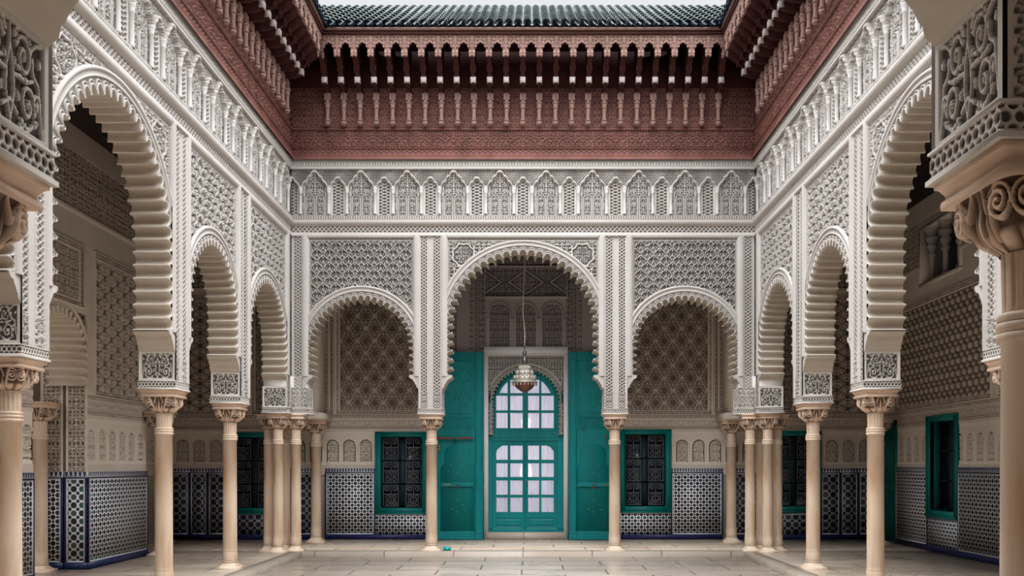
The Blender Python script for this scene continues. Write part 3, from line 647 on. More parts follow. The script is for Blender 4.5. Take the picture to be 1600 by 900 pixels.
# ------------------------------------------------------------------ timber eaves above the arcades
PB = .2775
def eaves(name, label, O, U, N, L, ks, inset=.65, full=True):
    """carved cedar bands on the wall, brackets with turned balusters, fretted fascia board"""
    O, U, N = (np.asarray(v, float) for v in (O, U, N)); root = empty(name, tuple(O), label=label, cat='eaves', kind='thing'); root.location = (0, 0, 0)
    def band(u, z):
        h = np.zeros_like(u); g = np.ones_like(u)
        k = z < 6.80; h = np.where(k, .06, h)
        k = (z >= 6.80) & (z < 6.845); h = np.where(k, .045+.02*roll(z-6.822, .022), h); g = np.where(k, .7, g)
        k = (z >= 6.845) & (z < 6.935); c = p_chev(u, z-6.89, .2, .04); h = np.where(k, .02+.01*c, h); g = np.where(k, .35+.5*c, g)
        k = (z >= 6.935) & (z < 6.965); h = np.where(k, .045, h); g = np.where(k, .5, g)
        k = (z >= 6.965) & (z < 7.265); c = p_arab(u, z-6.965, .1, ARB, .15)*.8
        for ph in (0, .14):
            rr = np.hypot((((u+ph) % .28)-.14), (z-6.99))-.16; c = np.where(np.abs(rr) < .010, 1, np.where(np.abs(rr) < .024, .1, c))
        h = np.where(k, -.005+.018*c, h); g = np.where(k, .15+.85*c, g)
        k = (z >= 7.265) & (z < 7.31); h = np.where(k, .03, h); g = np.where(k, .6, g)
        k = z >= 7.31; c = p_arab(u-PB/2, z-7.31, .07, ARB, .11); h = np.where(k, -.02+.014*c, h); g = np.where(k, .15+.75*c, g)
        return h, g
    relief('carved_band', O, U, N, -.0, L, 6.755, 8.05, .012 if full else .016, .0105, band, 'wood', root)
    b = MB(); b.frame_box(O, U, Z3, N, -.05, L+.05, 8.0, 8.78, -.06, .0); b.frame_box(O, U, Z3, N, inset-.03, L-inset+.03, 8.63, 8.70, -.02, inset+.07)
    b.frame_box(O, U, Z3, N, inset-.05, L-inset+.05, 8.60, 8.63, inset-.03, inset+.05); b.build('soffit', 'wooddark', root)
    # fascia board with pointed niches cut between the brackets
    li = L-2*inset; nb = int(round(li/PB)); p = li/nb
    x = np.concatenate([np.linspace(k*p, (k+1)*p, 48, endpoint=False) for k in range(nb)]+[[li]])
    xm = np.abs((x % p)-p/2); xm[-1] = p/2; hw = .09
    zb = np.where(xm < hw, 8.385+.085*np.clip(1-(xm/hw)**2, 0, 1)**.5, 8.27); zb = np.where((xm < hw) & (xm > hw*.66), np.minimum(zb, 8.40), zb)
    zb = np.where(xm < .018, 8.482, zb)
    v = np.linspace(0, 1, 22)
    ZG = zb[:, None]+(8.625-zb[:, None])*v; XG = np.repeat(x[:, None], 22, 1)
    c = np.maximum(p_arab(XG, ZG-8.38, p/2, ARB, .09), (ZG > 8.6)*1.); c = np.where((ZG-zb[:, None]) < .018, 1, c)
    HG = inset+.02+.014*c
    G = O+(inset+XG)[..., None]*U+ZG[..., None]*Z3+HG[..., None]*N
    b = MB(); flip = np.dot(np.cross(U, Z3), N) < 0
    b.grid(G[:, ::-1] if not flip else G, r=(.25+.75*c)[:, ::-1] if not flip else (.25+.75*c))
    Gb = G[:, 0]; Gr = Gb-.05*N
    b.grid(np.stack([Gb, Gr], 1) if not flip else np.stack([Gr, Gb], 1)); Gt = G[:, -1]-.05*N; b.grid(np.stack([Gr, Gt], 1) if not flip else np.stack([Gt, Gr], 1))
    b.build('fascia', 'woodpale', root)
    b = MB(); b.frame_box(O, U, Z3, N, inset-.06, L-inset+.06, 8.625, 8.66, inset-.02, inset+.06); b.frame_box(O, U, Z3, N, inset-.09, L-inset+.09, 8.66, 8.70, inset-.02, inset+.09)
    b.build('cornice_moulding', 'woodpale', root)
    prof = [(a_*1.45, b_) for a_, b_ in [(0, 7.315), (.02, 7.318), (.036, 7.345), (.032, 7.375), (.022, 7.38), (.034, 7.39), (.036, 7.405), (.024, 7.415), (.022, 7.50), (.025, 7.58), (.022, 7.60), (.034, 7.61), (.034, 7.625), (.026, 7.635),
            (.03, 7.68), (.042, 7.70), (.038, 7.715), (.02, 7.72), (.02, 7.76), (0, 7.76)]]
    first = None
    for k in ks:
        u = inset+k*p
        if first is None:
            B = MB(); zf = [(-.03, 7.88), (.24, 7.90), (.36, 7.945), (.36, 8.04), (.42, 8.12), (.50, 8.18), (.56, 8.22), (.62, 8.26), (.655, 8.275), (.655, 8.60), (-.03, 8.60)]
            n_ = len(zf)
            hw = .034
            A0 = np.array([-hw*U+n*N+z*Z3 for n, z in zf]); A1 = np.array([hw*U+n*N+z*Z3 for n, z in zf])
            B.add(np.vstack([A0, A1]), [[i, (i+1) % n_, n_+(i+1) % n_, n_+i] for i in range(n_)])
            for A_, fr in ((A0, 1), (A1, 0)):
                Lw = A_[:9]; Up = Lw.copy(); Up[:, 2] = 8.60
                B.grid(np.stack([Lw, Up], 1) if fr else np.stack([Up, Lw], 1))
            for s_ in (-1, 1): B.frame_box((0, 0, 0), U, Z3, N, s_*.038-.009, s_*.038+.009, 8.10, 8.2, .40, .46)
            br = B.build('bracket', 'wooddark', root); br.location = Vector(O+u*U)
            bl = MB().frame_box((0, 0, 0), U, Z3, N, -.046, .046, 7.945, 8.04, .30, .375).build('block', 'woodface', br)
            B = MB(); B.lathe(prof, 12, c=(0, 0, 0))
            for s_ in (-1, 1): B.frame_box((0, 0, 0), U, Z3, N, s_*.036-.014, s_*.036+.014, 7.745, 7.86, -.02, .03)
            B.frame_box((0, 0, 0), U, Z3, N, -.022, .022, 7.70, 7.93, -.03, .012)
            ba = B.build('baluster', 'woodpale', br, True); ba.data.polygons.foreach_set('use_smooth', [False]*len(ba.data.polygons)); ba.location = Vector(N*.10)
            B = MB()
            for s_ in (-1, 1): B.lathe([(0, 8.235), (.02, 8.243), (.026, 8.265), (.018, 8.285), (.026, 8.295), (.026, 8.33), (0, 8.335)], 8, c=s_*.03*U)
            pe = B.build('pendant', 'woodpale', br); pe.location = Vector(N*(inset+.03))
            first = (br.data, bl.data, ba.data, pe.data, ba.location.copy(), pe.location.copy())
        else:
            br = bpy.data.objects.new('bracket', first[0]); put(br, root); br.location = Vector(O+u*U)
            for nm, me, lc in (('block', first[1], None), ('baluster', first[2], first[4]), ('pendant', first[3], first[5])):
                c_ = bpy.data.objects.new(nm, me); put(c_, br)
                if lc is not None: c_.location = lc
    return root
eaves('timber_eaves', 'carved red cedar eaves with row of turned balusters across the far end', (-4, D, 0), (1, 0, 0), (0, -1, 0), 8.0, range(0, 25))
eaves('timber_eaves', 'carved red cedar eaves running along the left side of the court', (-4, D, 0), (0, -1, 0), (1, 0, 0), LS, range(0, 19), full=False)
eaves('timber_eaves', 'carved red cedar eaves running along the right side of the court', (4, D, 0), (0, -1, 0), (-1, 0, 0), LS, range(0, 19), full=False)

# ------------------------------------------------------------------ tiled roofs
def roof(name, label, O, U, N, L, inset, rows_from=0, rows_to=None, depth=2.7, slope=.60):
    """O on the wall corner; rows of barrel tiles climb away from the eave, mitred at the corners"""
    O, U, N = (np.asarray(v, float) for v in (O, U, N)); p = .155
    li = L-2*inset; n = int(round((li+2*depth)/p)); b = MB(); root = None; nc = 10
    sl = depth/nc; th = np.linspace(0, PI, 9)
    for i in range(n):
        u = inset-depth+(i+.5)*(li+2*depth)/n
        if rows_to is not None and not (rows_from <= u <= rows_to): continue
        s0 = max(0, inset-u, u-(L-inset))
        k0 = int(math.ceil(s0/sl-.01))
        for k in range(k0, nc):
            d0, d1 = k*sl, (k+1)*sl+.03
            G = []
            for d, r, dz in ((d0+.03, .060, .034), (d0, .064, .040), (d0+.004, .073, .042), (d0+.03, .072, .038), (d1, .055, -.004)):
                c = O+u*U+(inset+.13-d)*N+(8.70+d*slope+dz)*Z3
                G.append([c+r*math.cos(t)*U+r*math.sin(t)*Z3 for t in th])
            b.grid(np.array(G), mi=1 if k == 0 else 0)
        if s0 == 0:  # curled blue lip under the eave
            c = O+u*U+(inset+.14)*N+8.735*Z3
            G = [[c+.074*math.cos(t)*U+(.074*math.sin(t)-.0)*Z3-j*.05*N for t in th] for j in (0, 1)]
            b.grid(np.array(G), mi=1)
            c2 = c+p/2*U
            G = [[c2+.05*math.cos(t)*U-(.035*math.sin(t)+.0)*Z3-j*.3*N+(.0 if j == 0 else .12)*Z3 for t in np.linspace(0, PI, 7)] for j in (0, 1)]
            b.grid(np.array(G), mi=1)
    # bed under the tiles
    a0, a1 = inset-.1, L-inset+.1
    bed = [O+a0*U+(inset+.10)*N+8.69*Z3, O+a1*U+(inset+.10)*N+8.69*Z3, O+(a1+depth)*U+(inset+.1-depth)*N+(8.69+depth*slope)*Z3, O+(a0-depth)*U+(inset+.1-depth)*N+(8.69+depth*slope)*Z3]
    b.add(bed, [[0, 1, 2, 3]], mi=0)
    rear = [bed[3]-Z3*1.6, bed[2]-Z3*1.6]
    b.add([bed[3], bed[2], rear[1], rear[0]], [[0, 1, 2, 3]])
    return tag(b.build(name, ['rooftile', 'eavetile']), label, 'roof', kind='structure')
roof('roof_back', 'green glazed barrel tile roof above the far eaves', (-4, D, 0), (1, 0, 0), (0, -1, 0), 8.0, .65)
roof('roof_left', 'green tiled roof edge above the left eaves', (-4, D, 0), (0, -1, 0), (1, 0, 0), LS, .65, -3, 8)
roof('roof_right', 'green tiled roof edge above the right eaves', (4, D, 0), (0, -1, 0), (-1, 0, 0), LS, .65, -3, 8)

# ------------------------------------------------------------------ galleries
b = MB(); b.box(-7.6, 7.6, D+.35, 19.6, CEIL, CEIL+.25); b.box(-7.6, -4.3, -1.4, D+.35, CEIL, CEIL+.25); b.box(4.3, 7.6, -1.4, D+.35, CEIL, CEIL+.25); b.box(-4.3, 4.3, -1.4, YN-.3, CEIL, CEIL+.25)
b.box(-4.5, 4.5, YN-.41, YN-.06, 6.7, 8.8)
tag(b.build('ceiling', 'ceilwood'), 'dark timber ceiling over the galleries', 'ceiling', kind='structure')
def gal_fn(panels, niche=.335, frames=(), star=.34):
    """gallery wall: blind niches above the tiles, text-free chain borders, framed panels, upper band"""
    def fn(u, z):
        h = np.zeros_like(u); g = np.full_like(u, .75)
        x = ((u % niche)-niche/2); r = np.hypot(x, np.maximum(z-1.88, 0)); ins = r < niche*.41
        c = np.where(ins, np.where(r < niche*.30, .15+.65*p_arab(x, z-1.5, .085, ARB, .13), 1.), .72)
        c = np.where(ins & (np.abs(r-niche*.335) < .012), 0, c); e = (z < 1.56) | (z > 2.12); c = np.where(e, .8, c)
        k = (z > 1.5) & (z < 2.17); h = np.where(k, -.05+.05*c, h); g = np.where(k, .25+.9*c, g)
        for zc in (2.235, 2.46):
            k = np.abs(z-zc) < .036; c = p_chain(u, z, zc, .034, .085); h = np.where(k, -.012+.012*c, h); g = np.where(k, c, g)
        k = (z > 2.28) & (z < 2.42); c = p_arab(u, z-2.28, .09, ARB, .14); h = np.where(k, -.008+.008*c, h); g = np.where(k, .35+.5*c, g)
        k = (z > 2.5) & (z < 5.0)
        c = np.full_like(u, .8); hh = np.zeros_like(u)
        for (u0, u1, kind, z0, z1) in panels:
            inn = (u > u0) & (u < u1) & (z > z0) & (z < z1); e = np.minimum(np.minimum(u-u0, u1-u), np.minimum(z-z0, z1-z))
            um = u-(u0+u1)/2
            q = {'star': p_star, 'cells': p_cells, 'cross': p_cross, 'arab': lambda a_, b_: p_arab(a_, b_, .13, ARB)}[kind](um, z-z0)
            ch = p_chain(np.where(np.minimum(u-u0, u1-u) < np.minimum(z-z0, z1-z), z, u), e, .05, .03, .09)
            v = np.where(e < .02, 1.1, np.where(e < .085, ch, np.where(e < .10, 1., q)))
            v = np.where(e > .10, v*.68, v); hq = np.where(e < .02, .035, np.where(e < .085, -.012+.012*ch, np.where(e < .10, 0, -.035+.035*q)))
            c = np.where(inn, np.clip(v, 0, 1), c); hh = np.where(inn, hq, hh)
        h = np.where(k, hh, h); g = np.where(k, c, g)
        k = (z >= 5.0) & (z < 5.06); h = np.where(k, .03, h)
        k = (z >= 5.06) & (z < 5.85); c = p_arab(u, z-5.06, .2, ARB, .2); h = np.where(k, -.025+.025*c, h); g = np.where(k, c*.65, g)
        return h, g
    return fn
def dado(O, U, N, u0, u1, parent, m_='zellij', z1=1.43, bord=True, cuts=()):
    """zellij wainscot: cobalt skirting, mosaic field, white and blue borders, toothed crest"""
    b = MB(); segs = [(u0, u1, .0)] if not cuts else cuts
    def bx(a0, a1, b0, b1, n, mi): b.frame_box(O, U, Z3, N, a0, a1, b0, b1, -.02, n, mi)
    bx(u0, u1, 0, .10, .022, 1)
    zf = z1-.10
    for a0, a1, zt in segs:
        if zt: bx(a0, a1, .10, zt, .012, 0); bx(a0, a1, zt-.03, zt, .017, 2); continue
        bx(a0, a1, .10, zf, .012, 0)
        bx(a0, a1, zf, zf+.018, .016, 1); bx(a0, a1, zf+.018, z1, .013, 2)
        n = max(1, int((a1-a0)/.055)); p = (a1-a0)/n
        for i in range(n):
            x = a0+i*p
            b.add([np.asarray(O, float)+(x+a)*np.asarray(U, float)+z*Z3+.0145*np.asarray(N, float) for a, z in ((.12*p, z1-.005), (.88*p, z1-.005), (.62*p, zf+.03), (.38*p, zf+.03))], [[0, 1, 2, 3]], mi=1)
        for e0, e1, mi in ((0, .03, 1), (.03, .05, 2)):
            bx(a0+e0, a0+e1, .10, zf, .016, mi); bx(a1-e1, a1-e0, .10, zf, .016, mi)
        bx(a0+.03, a1-.03, .10, .125, .015, 2); bx(a0+.03, a1-.03, zf-.02, zf, .015, 2)
    return b.build('tile_dado', [m_, 'blue', 'tilewhite'], parent)
# back gallery wall with the portal opening and two windows
BW = [(-2.98, -1.95, .52, 2.15), (1.93, 2.95, .55, 2.20)]
def bmask(u, z):
    k = ~((np.abs(u-.04) < .84) & (z < 3.75))
    for a0, a1, z0, z1 in BW: k &= ~((u > a0+.06) & (u < a1-.06) & (z > z0+.06) & (z < z1-.06))
    k &= ~((np.abs(np.abs(u)-5.45) < .45) & (z > .6) & (z < 2.1))
    return k & (z > 1.2) & ~((np.abs(u-.04) < 1.78) & (z > 3.75))
fb = gal_fn([(-4.02, -3.82, 'arab', 2.5, 4.9), (-3.80, -1.86, 'star', 2.5, 4.9), (1.86, 3.80, 'star', 2.5, 4.9), (3.82, 4.02, 'arab', 2.5, 4.9), (-7, -5.6, 'cells', 2.5, 4.9), (-5.5, -4.3, 'arab', 2.5, 4.9), (4.3, 5.5, 'arab', 2.5, 4.9), (5.6, 7, 'cells', 2.5, 4.9)])
def fbp(u, z):
    h, g = fb(u, z); x = u-.04; a = np.abs(x)
    k = (a < 1.78) & (z > 2.3)
    c = p_arab(x, z, .12, ARB); hh = -.02+.02*c; gg = c
    for xc in (1.0, 1.52): q = np.abs(a-xc) < .05; ch = p_chain(z, a, xc, .045, .1); hh = np.where(q, -.015+.015*ch, hh); gg = np.where(q, ch, gg)
    q = (a > 1.12) & (a < 1.4); hh = np.where(q, .0, hh); gg = np.where(q, .8, gg)
    # three blind arches over the lintel
    q = (a < .82) & (z > 3.86) & (z < 4.86); pp = .53; xx = ((x+pp/2) % pp)-pp/2; r = np.hypot(xx, np.maximum(z-4.55, 0))
    ins = r < .205; line = np.abs(r-.215) < .014
    c2 = np.where(ins, p_arab(xx, z-3.9, .1, ARB, .16)*.8, .9); h2 = np.where(line, .03, np.where(ins, -.03+.012*c2, 0)); h2 = np.where(np.abs(np.abs(xx)-.265) < .035, np.where(z < 4.45, .03, h2), h2)
    h2 = np.where((z < 3.92), .03, h2); hh = np.where(q, h2, hh); gg = np.where(q, np.where(line, 1, c2), gg)
    q = (a < .84) & (z >= 4.86) & (z < 5.5); e = np.minimum(.84-a, np.minimum(z-4.86, 5.5-z)); xx = ((x+.42) % .84)-.42
    cart = np.abs(np.abs(xx)/.34+np.abs(z-5.18)/.24-1); c3 = np.where(cart < .08, 1, np.where(cart < .18, 0, p_arab(xx, z-5.18, .11, ARB)*.8))
    hh = np.where(q, np.where(e < .03, .05, np.where(e < .05, -.02, -.03+.02*c3)), hh); gg = np.where(q, np.where(e < .03, 1, c3), gg)
    return np.where(k, hh, h), np.where(k, gg, g)
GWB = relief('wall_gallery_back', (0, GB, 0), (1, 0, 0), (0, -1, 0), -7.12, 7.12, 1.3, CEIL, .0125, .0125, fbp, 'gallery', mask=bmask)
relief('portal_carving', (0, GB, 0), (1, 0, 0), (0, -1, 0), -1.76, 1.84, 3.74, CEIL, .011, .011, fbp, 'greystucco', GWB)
tag(GWB, 'shaded carved wall at the back of the far gallery with star panels', 'gallery wall', kind='structure')
b = MB()
for x0, x1, z0, z1 in ((-7.5, -5.9, 0, 6.3), (-5.0, -2.94, 0, 6.3), (-1.99, -.80, 0, 6.3), (.88, 1.97, 0, 6.3), (2.91, 5.0, 0, 6.3), (5.9, 7.5, 0, 6.3), (-.80, .88, 3.8, 6.3)): b.box(x0, x1, GB+.05, GB+.35, z0, z1)
for x0, x1, z0, z1 in ((-5.9, -5.0, 0, .6), (-5.9, -5.0, 2.1, 6.3), (5.0, 5.9, 0, .6), (5.0, 5.9, 2.1, 6.3), (-2.94, -1.99, 0, .56), (-2.94, -1.99, 2.11, 6.3), (1.97, 2.91, 0, .56), (1.97, 2.91, 2.16, 6.3)): b.box(x0, x1, GB+.05, GB+.35, z0, z1)
b.build('masonry', 'gallery', GWB)
dado((0, GB, 0), (1, 0, 0), (0, -1, 0), -4.0, -1.75, GWB, cuts=[(-4.0, -2.98, 0), (-2.98, -1.75, .52)])
dado((0, GB, 0), (1, 0, 0), (0, -1, 0), 1.80, 4.0, GWB, cuts=[(2.95, 4.0, 0), (1.80, 2.95, .55)])
for sg in (-1, 1):
    cs = [(-7.1, -6.72, 0), (-6.72, -6.36, 0), (-6.36, -5.96, 0), (-5.96, -4.94, .52), (-4.94, -4.2, 0)]
    if sg > 0: cs = [(-b_, -a, z) for a, b_, z in cs][::-1]
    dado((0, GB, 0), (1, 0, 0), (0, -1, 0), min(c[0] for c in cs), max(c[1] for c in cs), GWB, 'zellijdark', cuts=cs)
# transverse arches between side and back galleries
for sg, sd in ((-1, 'left'), (1, 'right')):
    b = MB(); x0, x1 = sorted((sg*4.0, sg*4.41)); b.box(x0, x1, 17.55, 18.42, 2.37, CEIL); b.box(x0, x1, 16.15, 17.6, 4.6, CEIL); b.box(*sorted((sg*3.86, sg*4.46)), 17.5, 18.42, 2.37, 2.5)
    o = b.build('wall_transverse_'+sd, 'gallery'); tag(o, 'cross wall over the gallery column at the far %s corner' % sd, 'gallery wall', kind='structure')
# right gallery wall
fr = gal_fn([(0.25, 1.05, 'arab', 4.7, 5.0), (.9, 4.6, 'cross', 2.5, 4.45), (4.75, 7.5, 'cross', 2.5, 4.45), (7.6, 14, 'arab', 2.5, 4.6)])
RWIN = (2.35, 3.48, .60, 2.33)        # u measured from the back wall towards the viewer
RUP = (2.1, 3.55, 4.72, 5.65)
def rmask(u, z):
    k = ~((u > RWIN[0]+.06) & (u < RWIN[1]-.06) & (z > RWIN[2]) & (z < RWIN[3]-.06)) & ~((u > RUP[0]) & (u < RUP[1]) & (z > RUP[2]) & (z < RUP[3]))
    return k & ~((u > .1) & (u < .95) & (z < 2.3))
GWR = relief('wall_gallery_right', (GR, GB, 0), (0, -1, 0), (-1, 0, 0), 0, 13, 1.3, CEIL, .0145, .0125, fr, 'gallery', mask=rmask)
tag(GWR, 'carved lattice wall of the right gallery above blue mosaic tiles', 'gallery wall', kind='structure')
b = MB()
for y0, y1, z0, z1 in ((-1.4, GB-3.42, -.1, 6.3), (GB-3.42, GB-2.41, -.1, .62), (GB-3.42, GB-2.41, 2.3, 4.7), (GB-2.41, GB-.0, -.1, 4.7), (GB-3.42, GB+.3, 5.66, 6.3), (GB-2.08, GB+.3, 4.6, 5.7)): b.box(GR+.05, GR+.35, y0, y1, z0, z1)
b.box(GR+.5, GR+.55, GB-3.7, GB-2, .3, 6); b.build('masonry', 'gallery', GWR)
dado((GR, GB, 0), (0, -1, 0), (-1, 0, 0), .95, 14, GWR, z1=1.46, cuts=[(.95, 2.35, 0), (2.35, 3.48, .60), (3.48, 14, 0)])
# left gallery wall: near plane with a doorway, far recess
fl_ = gal_fn([(3.5, 5.15, 'cells', 2.5, 4.6), (5.45, 6.85, 'arab', 3.7, 4.6), (6.9, 8.6, 'arab', 3.7, 4.6)])
def lmask(u, z): return ~((u > 5.33) & (u < 6.75) & (z < 3.62))
GWL = relief('wall_gallery_left', (GLN, GB, 0), (0, -1, 0), (1, 0, 0), 3.3, 13, 1.3, CEIL, .0145, .0125, fl_, 'gallery', mask=lmask)
tag(GWL, 'carved wall of the left gallery with tall hexagon panel above blue tiles', 'gallery wall', kind='structure')
fl2 = gal_fn([(.3, 3.0, 'arab', 2.5, 4.6)])
relief('recess_face', (GL, GB, 0), (0, -1, 0), (1, 0, 0), 0, 3.3, 1.3, CEIL, .03, .02, fl2, 'gallery', GWL)
relief('doorway_jamb', (-6.535, 13.07, 0), (1, 0, 0), (0, -1, 0), -.335, .335, 1.3, 3.9, .009, .011,
       lambda u, z: (lambda c: (-.02+.02*c, c))(np.where(np.abs(u) < .02, 0, np.where(np.abs(np.abs(u)-.17) < .12, p_arab(u-.17, z, .12, ARB, .15), 1.))), 'gallery', GWL)
relief('recess_return', (-6.65, 15.1, 0), (-1, 0, 0), (0, 1, 0), -.45, .45, 0, CEIL, .05, .05, lambda u, z: (np.zeros_like(u), np.full_like(u, .8)), 'gallery', GWL)
b = MB(); b.box(-6.84, GLN-.05, 13.12, 15.05, -.1, 6.3); b.box(-6.84, GLN-.05, -1.4, 11.6, -.1, 6.3); b.box(-6.84, GLN-.05, 11.6, 13.12, 3.9, 6.3)
b.box(-7.5, GL-.05, 15.05, 18.7, -.1, 6.3); b.box(-7.45, -7.35, 11, 15.1, -.1, 6.3); b.build('masonry', 'gallery', GWL)
arch_mesh('doorway_arch', (GLN, GB, 0), (0, -1, 0), (1, 0, 0), 6.04, .71, 2.92, 2.62, .125, .10, GWL, .55, ('gallery', 'gallery'), ring=.12, corbel=False)
dado((GLN, GB, 0), (0, -1, 0), (1, 0, 0), 3.3, 5.33, GWL, z1=1.40)
dado((-6.535, 13.07, 0), (1, 0, 0), (0, -1, 0), -.33, -.01, GWL, 'zellij', 1.40); dado((-6.535, 13.07, 0), (1, 0, 0), (0, -1, 0), .01, .335, GWL, 'zellijdiag', 1.40)
dado((GLN, GB, 0), (0, -1, 0), (1, 0, 0), 6.75, 14, GWL, z1=1.40)
# near gallery shell around the viewer
b = MB(); b.box(-7.5, 7.5, -1.5, -1.2, -.2, 6.3); tag(b.build('wall_near_gallery', 'gallery'), 'plain gallery wall behind the viewer', 'gallery wall', kind='structure')

# ------------------------------------------------------------------ windows with painted frames and scrolled iron grilles
def scroll(cx_, cy_, r, sgn, a0): return [(x, y) for x, y in spiral(cx_, cy_, r, r*.25, a0, 1.4*sgn, 18)]
def window(name, label, O, U, N, u0, u1, z0, z1, grille=True, fm='tealgreen', fw=.10):
    O, U, N = (np.asarray(v, float) for v in (O, U, N)); root = empty(name, tuple(O+U*(u0+u1)/2+Z3*z0), label=label, cat='window', kind='structure'); root.location = (0, 0, 0)
    b = MB()
    for a0, a1, c0, c1 in ((u0, u0+fw, z0, z1), (u1-fw, u1, z0, z1), (u0+fw, u1-fw, z0, z0+fw*1.15), (u0+fw, u1-fw, z1-fw*.9, z1)):
        b.frame_box(O, U, Z3, N, a0, a1, c0, c1, -.06, .03)
    for a0, a1, c0, c1 in ((u0+fw-.04, u0+fw, z0, z1), (u1-fw, u1-fw+.04, z0, z1)): b.frame_box(O, U, Z3, N, a0, a1, c0, c1, -.22, -.0)
    for a0, a1, c0, c1 in ((u0-.012, u0+.02, z0-.012, z1+.012), (u1-.02, u1+.012, z0-.012, z1+.012), (u0, u1, z0-.012, z0+.02), (u0, u1, z1-.02, z1+.012)):
        b.frame_box(O, U, Z3, N, a0, a1, c0, c1, -.03, .042)
    b.build('frame', fm, root)
    a0, a1, c0, c1 = u0+fw, u1-fw, z0+fw*1.15, z1-fw*.9; um = (a0+a1)/2
    MB().frame_box(O, U, Z3, N, a0-.02, a1+.02, c0-.02, c1+.02, -.20, -.18).build('pane', 'darkglass', root)
    b = MB(); b.frame_box(O, U, Z3, N, um-.07, um+.07, c0, c1, -.17, -.13)
    for k in (0, 1): e = (a0, a0+.03) if k == 0 else (a1-.03, a1); b.frame_box(O, U, Z3, N, *e, c0, c1, -.17, -.13)
    for z in (c0, c0+(c1-c0)/3-.015, c0+(c1-c0)*2/3-.015, c1-.03): b.frame_box(O, U, Z3, N, a0, a1, z, z+.03, -.17, -.13)
    b.build('sash', 'darksash', root)
    if grille:
        for k in range(3):
            zA, zB = c0+(c1-c0)*k/3+.03, c0+(c1-c0)*(k+1)/3-.03
            for (x0, x1) in ((a0+.04, um-.08), (um+.08, a1-.04)):
                b = MB(); xm, ww = (x0+x1)/2, (x1-x0)
                P3 = lambda x, z: O+x*U+z*Z3-.11*N
                for xx in (x0, xm, x1): b.tube([P3(xx, zA), P3(xx, zB)], .007, 5)
                for zz in (zA, (zA+zB)/2+.03, zB): b.tube([P3(x0, zz), P3(x1, zz)], .007, 5)
                for sx in (-1, 1):
                    for zc, sg in ((zA+.07, 1), (zB-.06, -1), ((zA+zB)/2-.02, 1)):
                        b.tube([P3(xm+sx*(ww*.25)+sx*x*1., zc+y) for x, y in scroll(0, 0, ww*.2, sg, 1.)], .008, 5)
                b.build('grille', 'iron', root)
    return root
M['darksash'] = mat('dark_teal_sash', (.012, .035, .045), .5, .3)
window('window_1', 'teal framed window with iron scroll grille left of the portal', (0, GB, 0), (1, 0, 0), (0, -1, 0), *BW[0])
window('window_2', 'teal framed window with iron scroll grille right of the portal', (0, GB, 0), (1, 0, 0), (0, -1, 0), *BW[1])
window('window_3', 'dark window at the end of the left gallery behind columns', (0, GB, 0), (1, 0, 0), (0, -1, 0), -5.96, -4.94, .52, 2.14)
window('window_4', 'dark window at the end of the right gallery behind columns', (0, GB, 0), (1, 0, 0), (0, -1, 0), 4.94, 5.96, .55, 2.17)
window('window_5', 'tall narrow teal window in the tiled right gallery wall', (GR, GB, 0), (0, -1, 0), (-1, 0, 0), *RWIN, grille=False)
# small twin window high on the right wall
r5 = empty('window_6', (0, 0, 0), label='small unglazed window with dark colonnettes high on the right gallery wall', cat='window', kind='structure')
O_ = np.array((GR, GB, 0.)); U_ = np.array((0, -1., 0)); N_ = np.array((-1., 0, 0))
MB().frame_box(O_, U_, Z3, N_, RUP[0]-.1, RUP[1]+.1, RUP[2]-.1, RUP[3]+.1, -.4, -.36).build('dark_opening', 'dark', r5)
b = MB()
for e in ((RUP[0]-.08, RUP[0], RUP[2], RUP[3]), (RUP[1], RUP[1]+.08, RUP[2], RUP[3]), (RUP[0]-.08, RUP[1]+.08, RUP[2]-.07, RUP[2]), (RUP[0]-.08, RUP[1]+.08, RUP[3], RUP[3]+.06)): b.frame_box(O_, U_, Z3, N_, *e, -.2, .02)
b.build('surround', 'gallery', r5)
for k in range(3):
    u = RUP[0]+.2+k*.52
    p = MB().lathe([(.07, 4.72), (.07, 4.78), (.045, 4.8), (.045, 5.15), (.07, 5.17), (.07, 5.2), (.05, 5.22), (.09, 5.32), (.09, 5.36), (.06, 5.38), (.11, 5.46), (.11, 5.5), (.08, 5.52), (.13, 5.62), (.13, 5.66)], 12).build('colonnette', 'greystucco', r5, False)
    p.location = Vector(O_+u*U_-.1*N_)

# ------------------------------------------------------------------ portal
DX = .04
root = empty('door_1', (DX, GB, 0), label='glazed teal double door with arched fanlight in the carved portal', cat='door', kind='structure'); root.location = (0, 0, 0)
OD = np.array((DX, GB-.03, 0)); UX = np.array((1., 0, 0)); NY = np.array((0, -1., 0))
def spand(u, z):
    c = p_arab(u, z-2.1, .11, ARB); a = np.abs(u); e = (a > .76) | (z > 3.68); return np.where(e, .015, -.03+.025*c), np.where(e, 1., c)
relief('spandrel', OD, UX, NY, -.85, .85, 2.1, 3.78, .009, .009, spand, 'stucco', root, mask=lambda u, z: ~((z < 2.74) & (np.abs(u) < .66)) & ~((z >= 2.74) & (np.hypot(u, z-2.74) < .66+.10)))
b = MB()
for s_ in (-1, 1): b.frame_box(OD, UX, Z3, NY, *sorted((s_*.76, s_*.845)), .0, 3.8, -.35, .03)
b.frame_box(OD, UX, Z3, NY, -.84, .84, 3.73, 3.86, -.3, .07); b.frame_box(OD, UX, Z3, NY, -.80, .80, 3.70, 3.73, -.3, .04); b.build('surround', 'white', root)
arch_mesh('scalloped_arch', OD, UX, NY, 0, .70, 2.74, 2.10, .085, .045, root, .2, ('stucco', 'stucco'), ring=.11, corbel=False)
b = MB(); b.box(DX-.78, DX+.78, GB-.10, GB+.5, -.02, .14); tag(b.build('doorstep', 'curb'), 'low stone step below the glazed teal door', 'step', kind='structure')
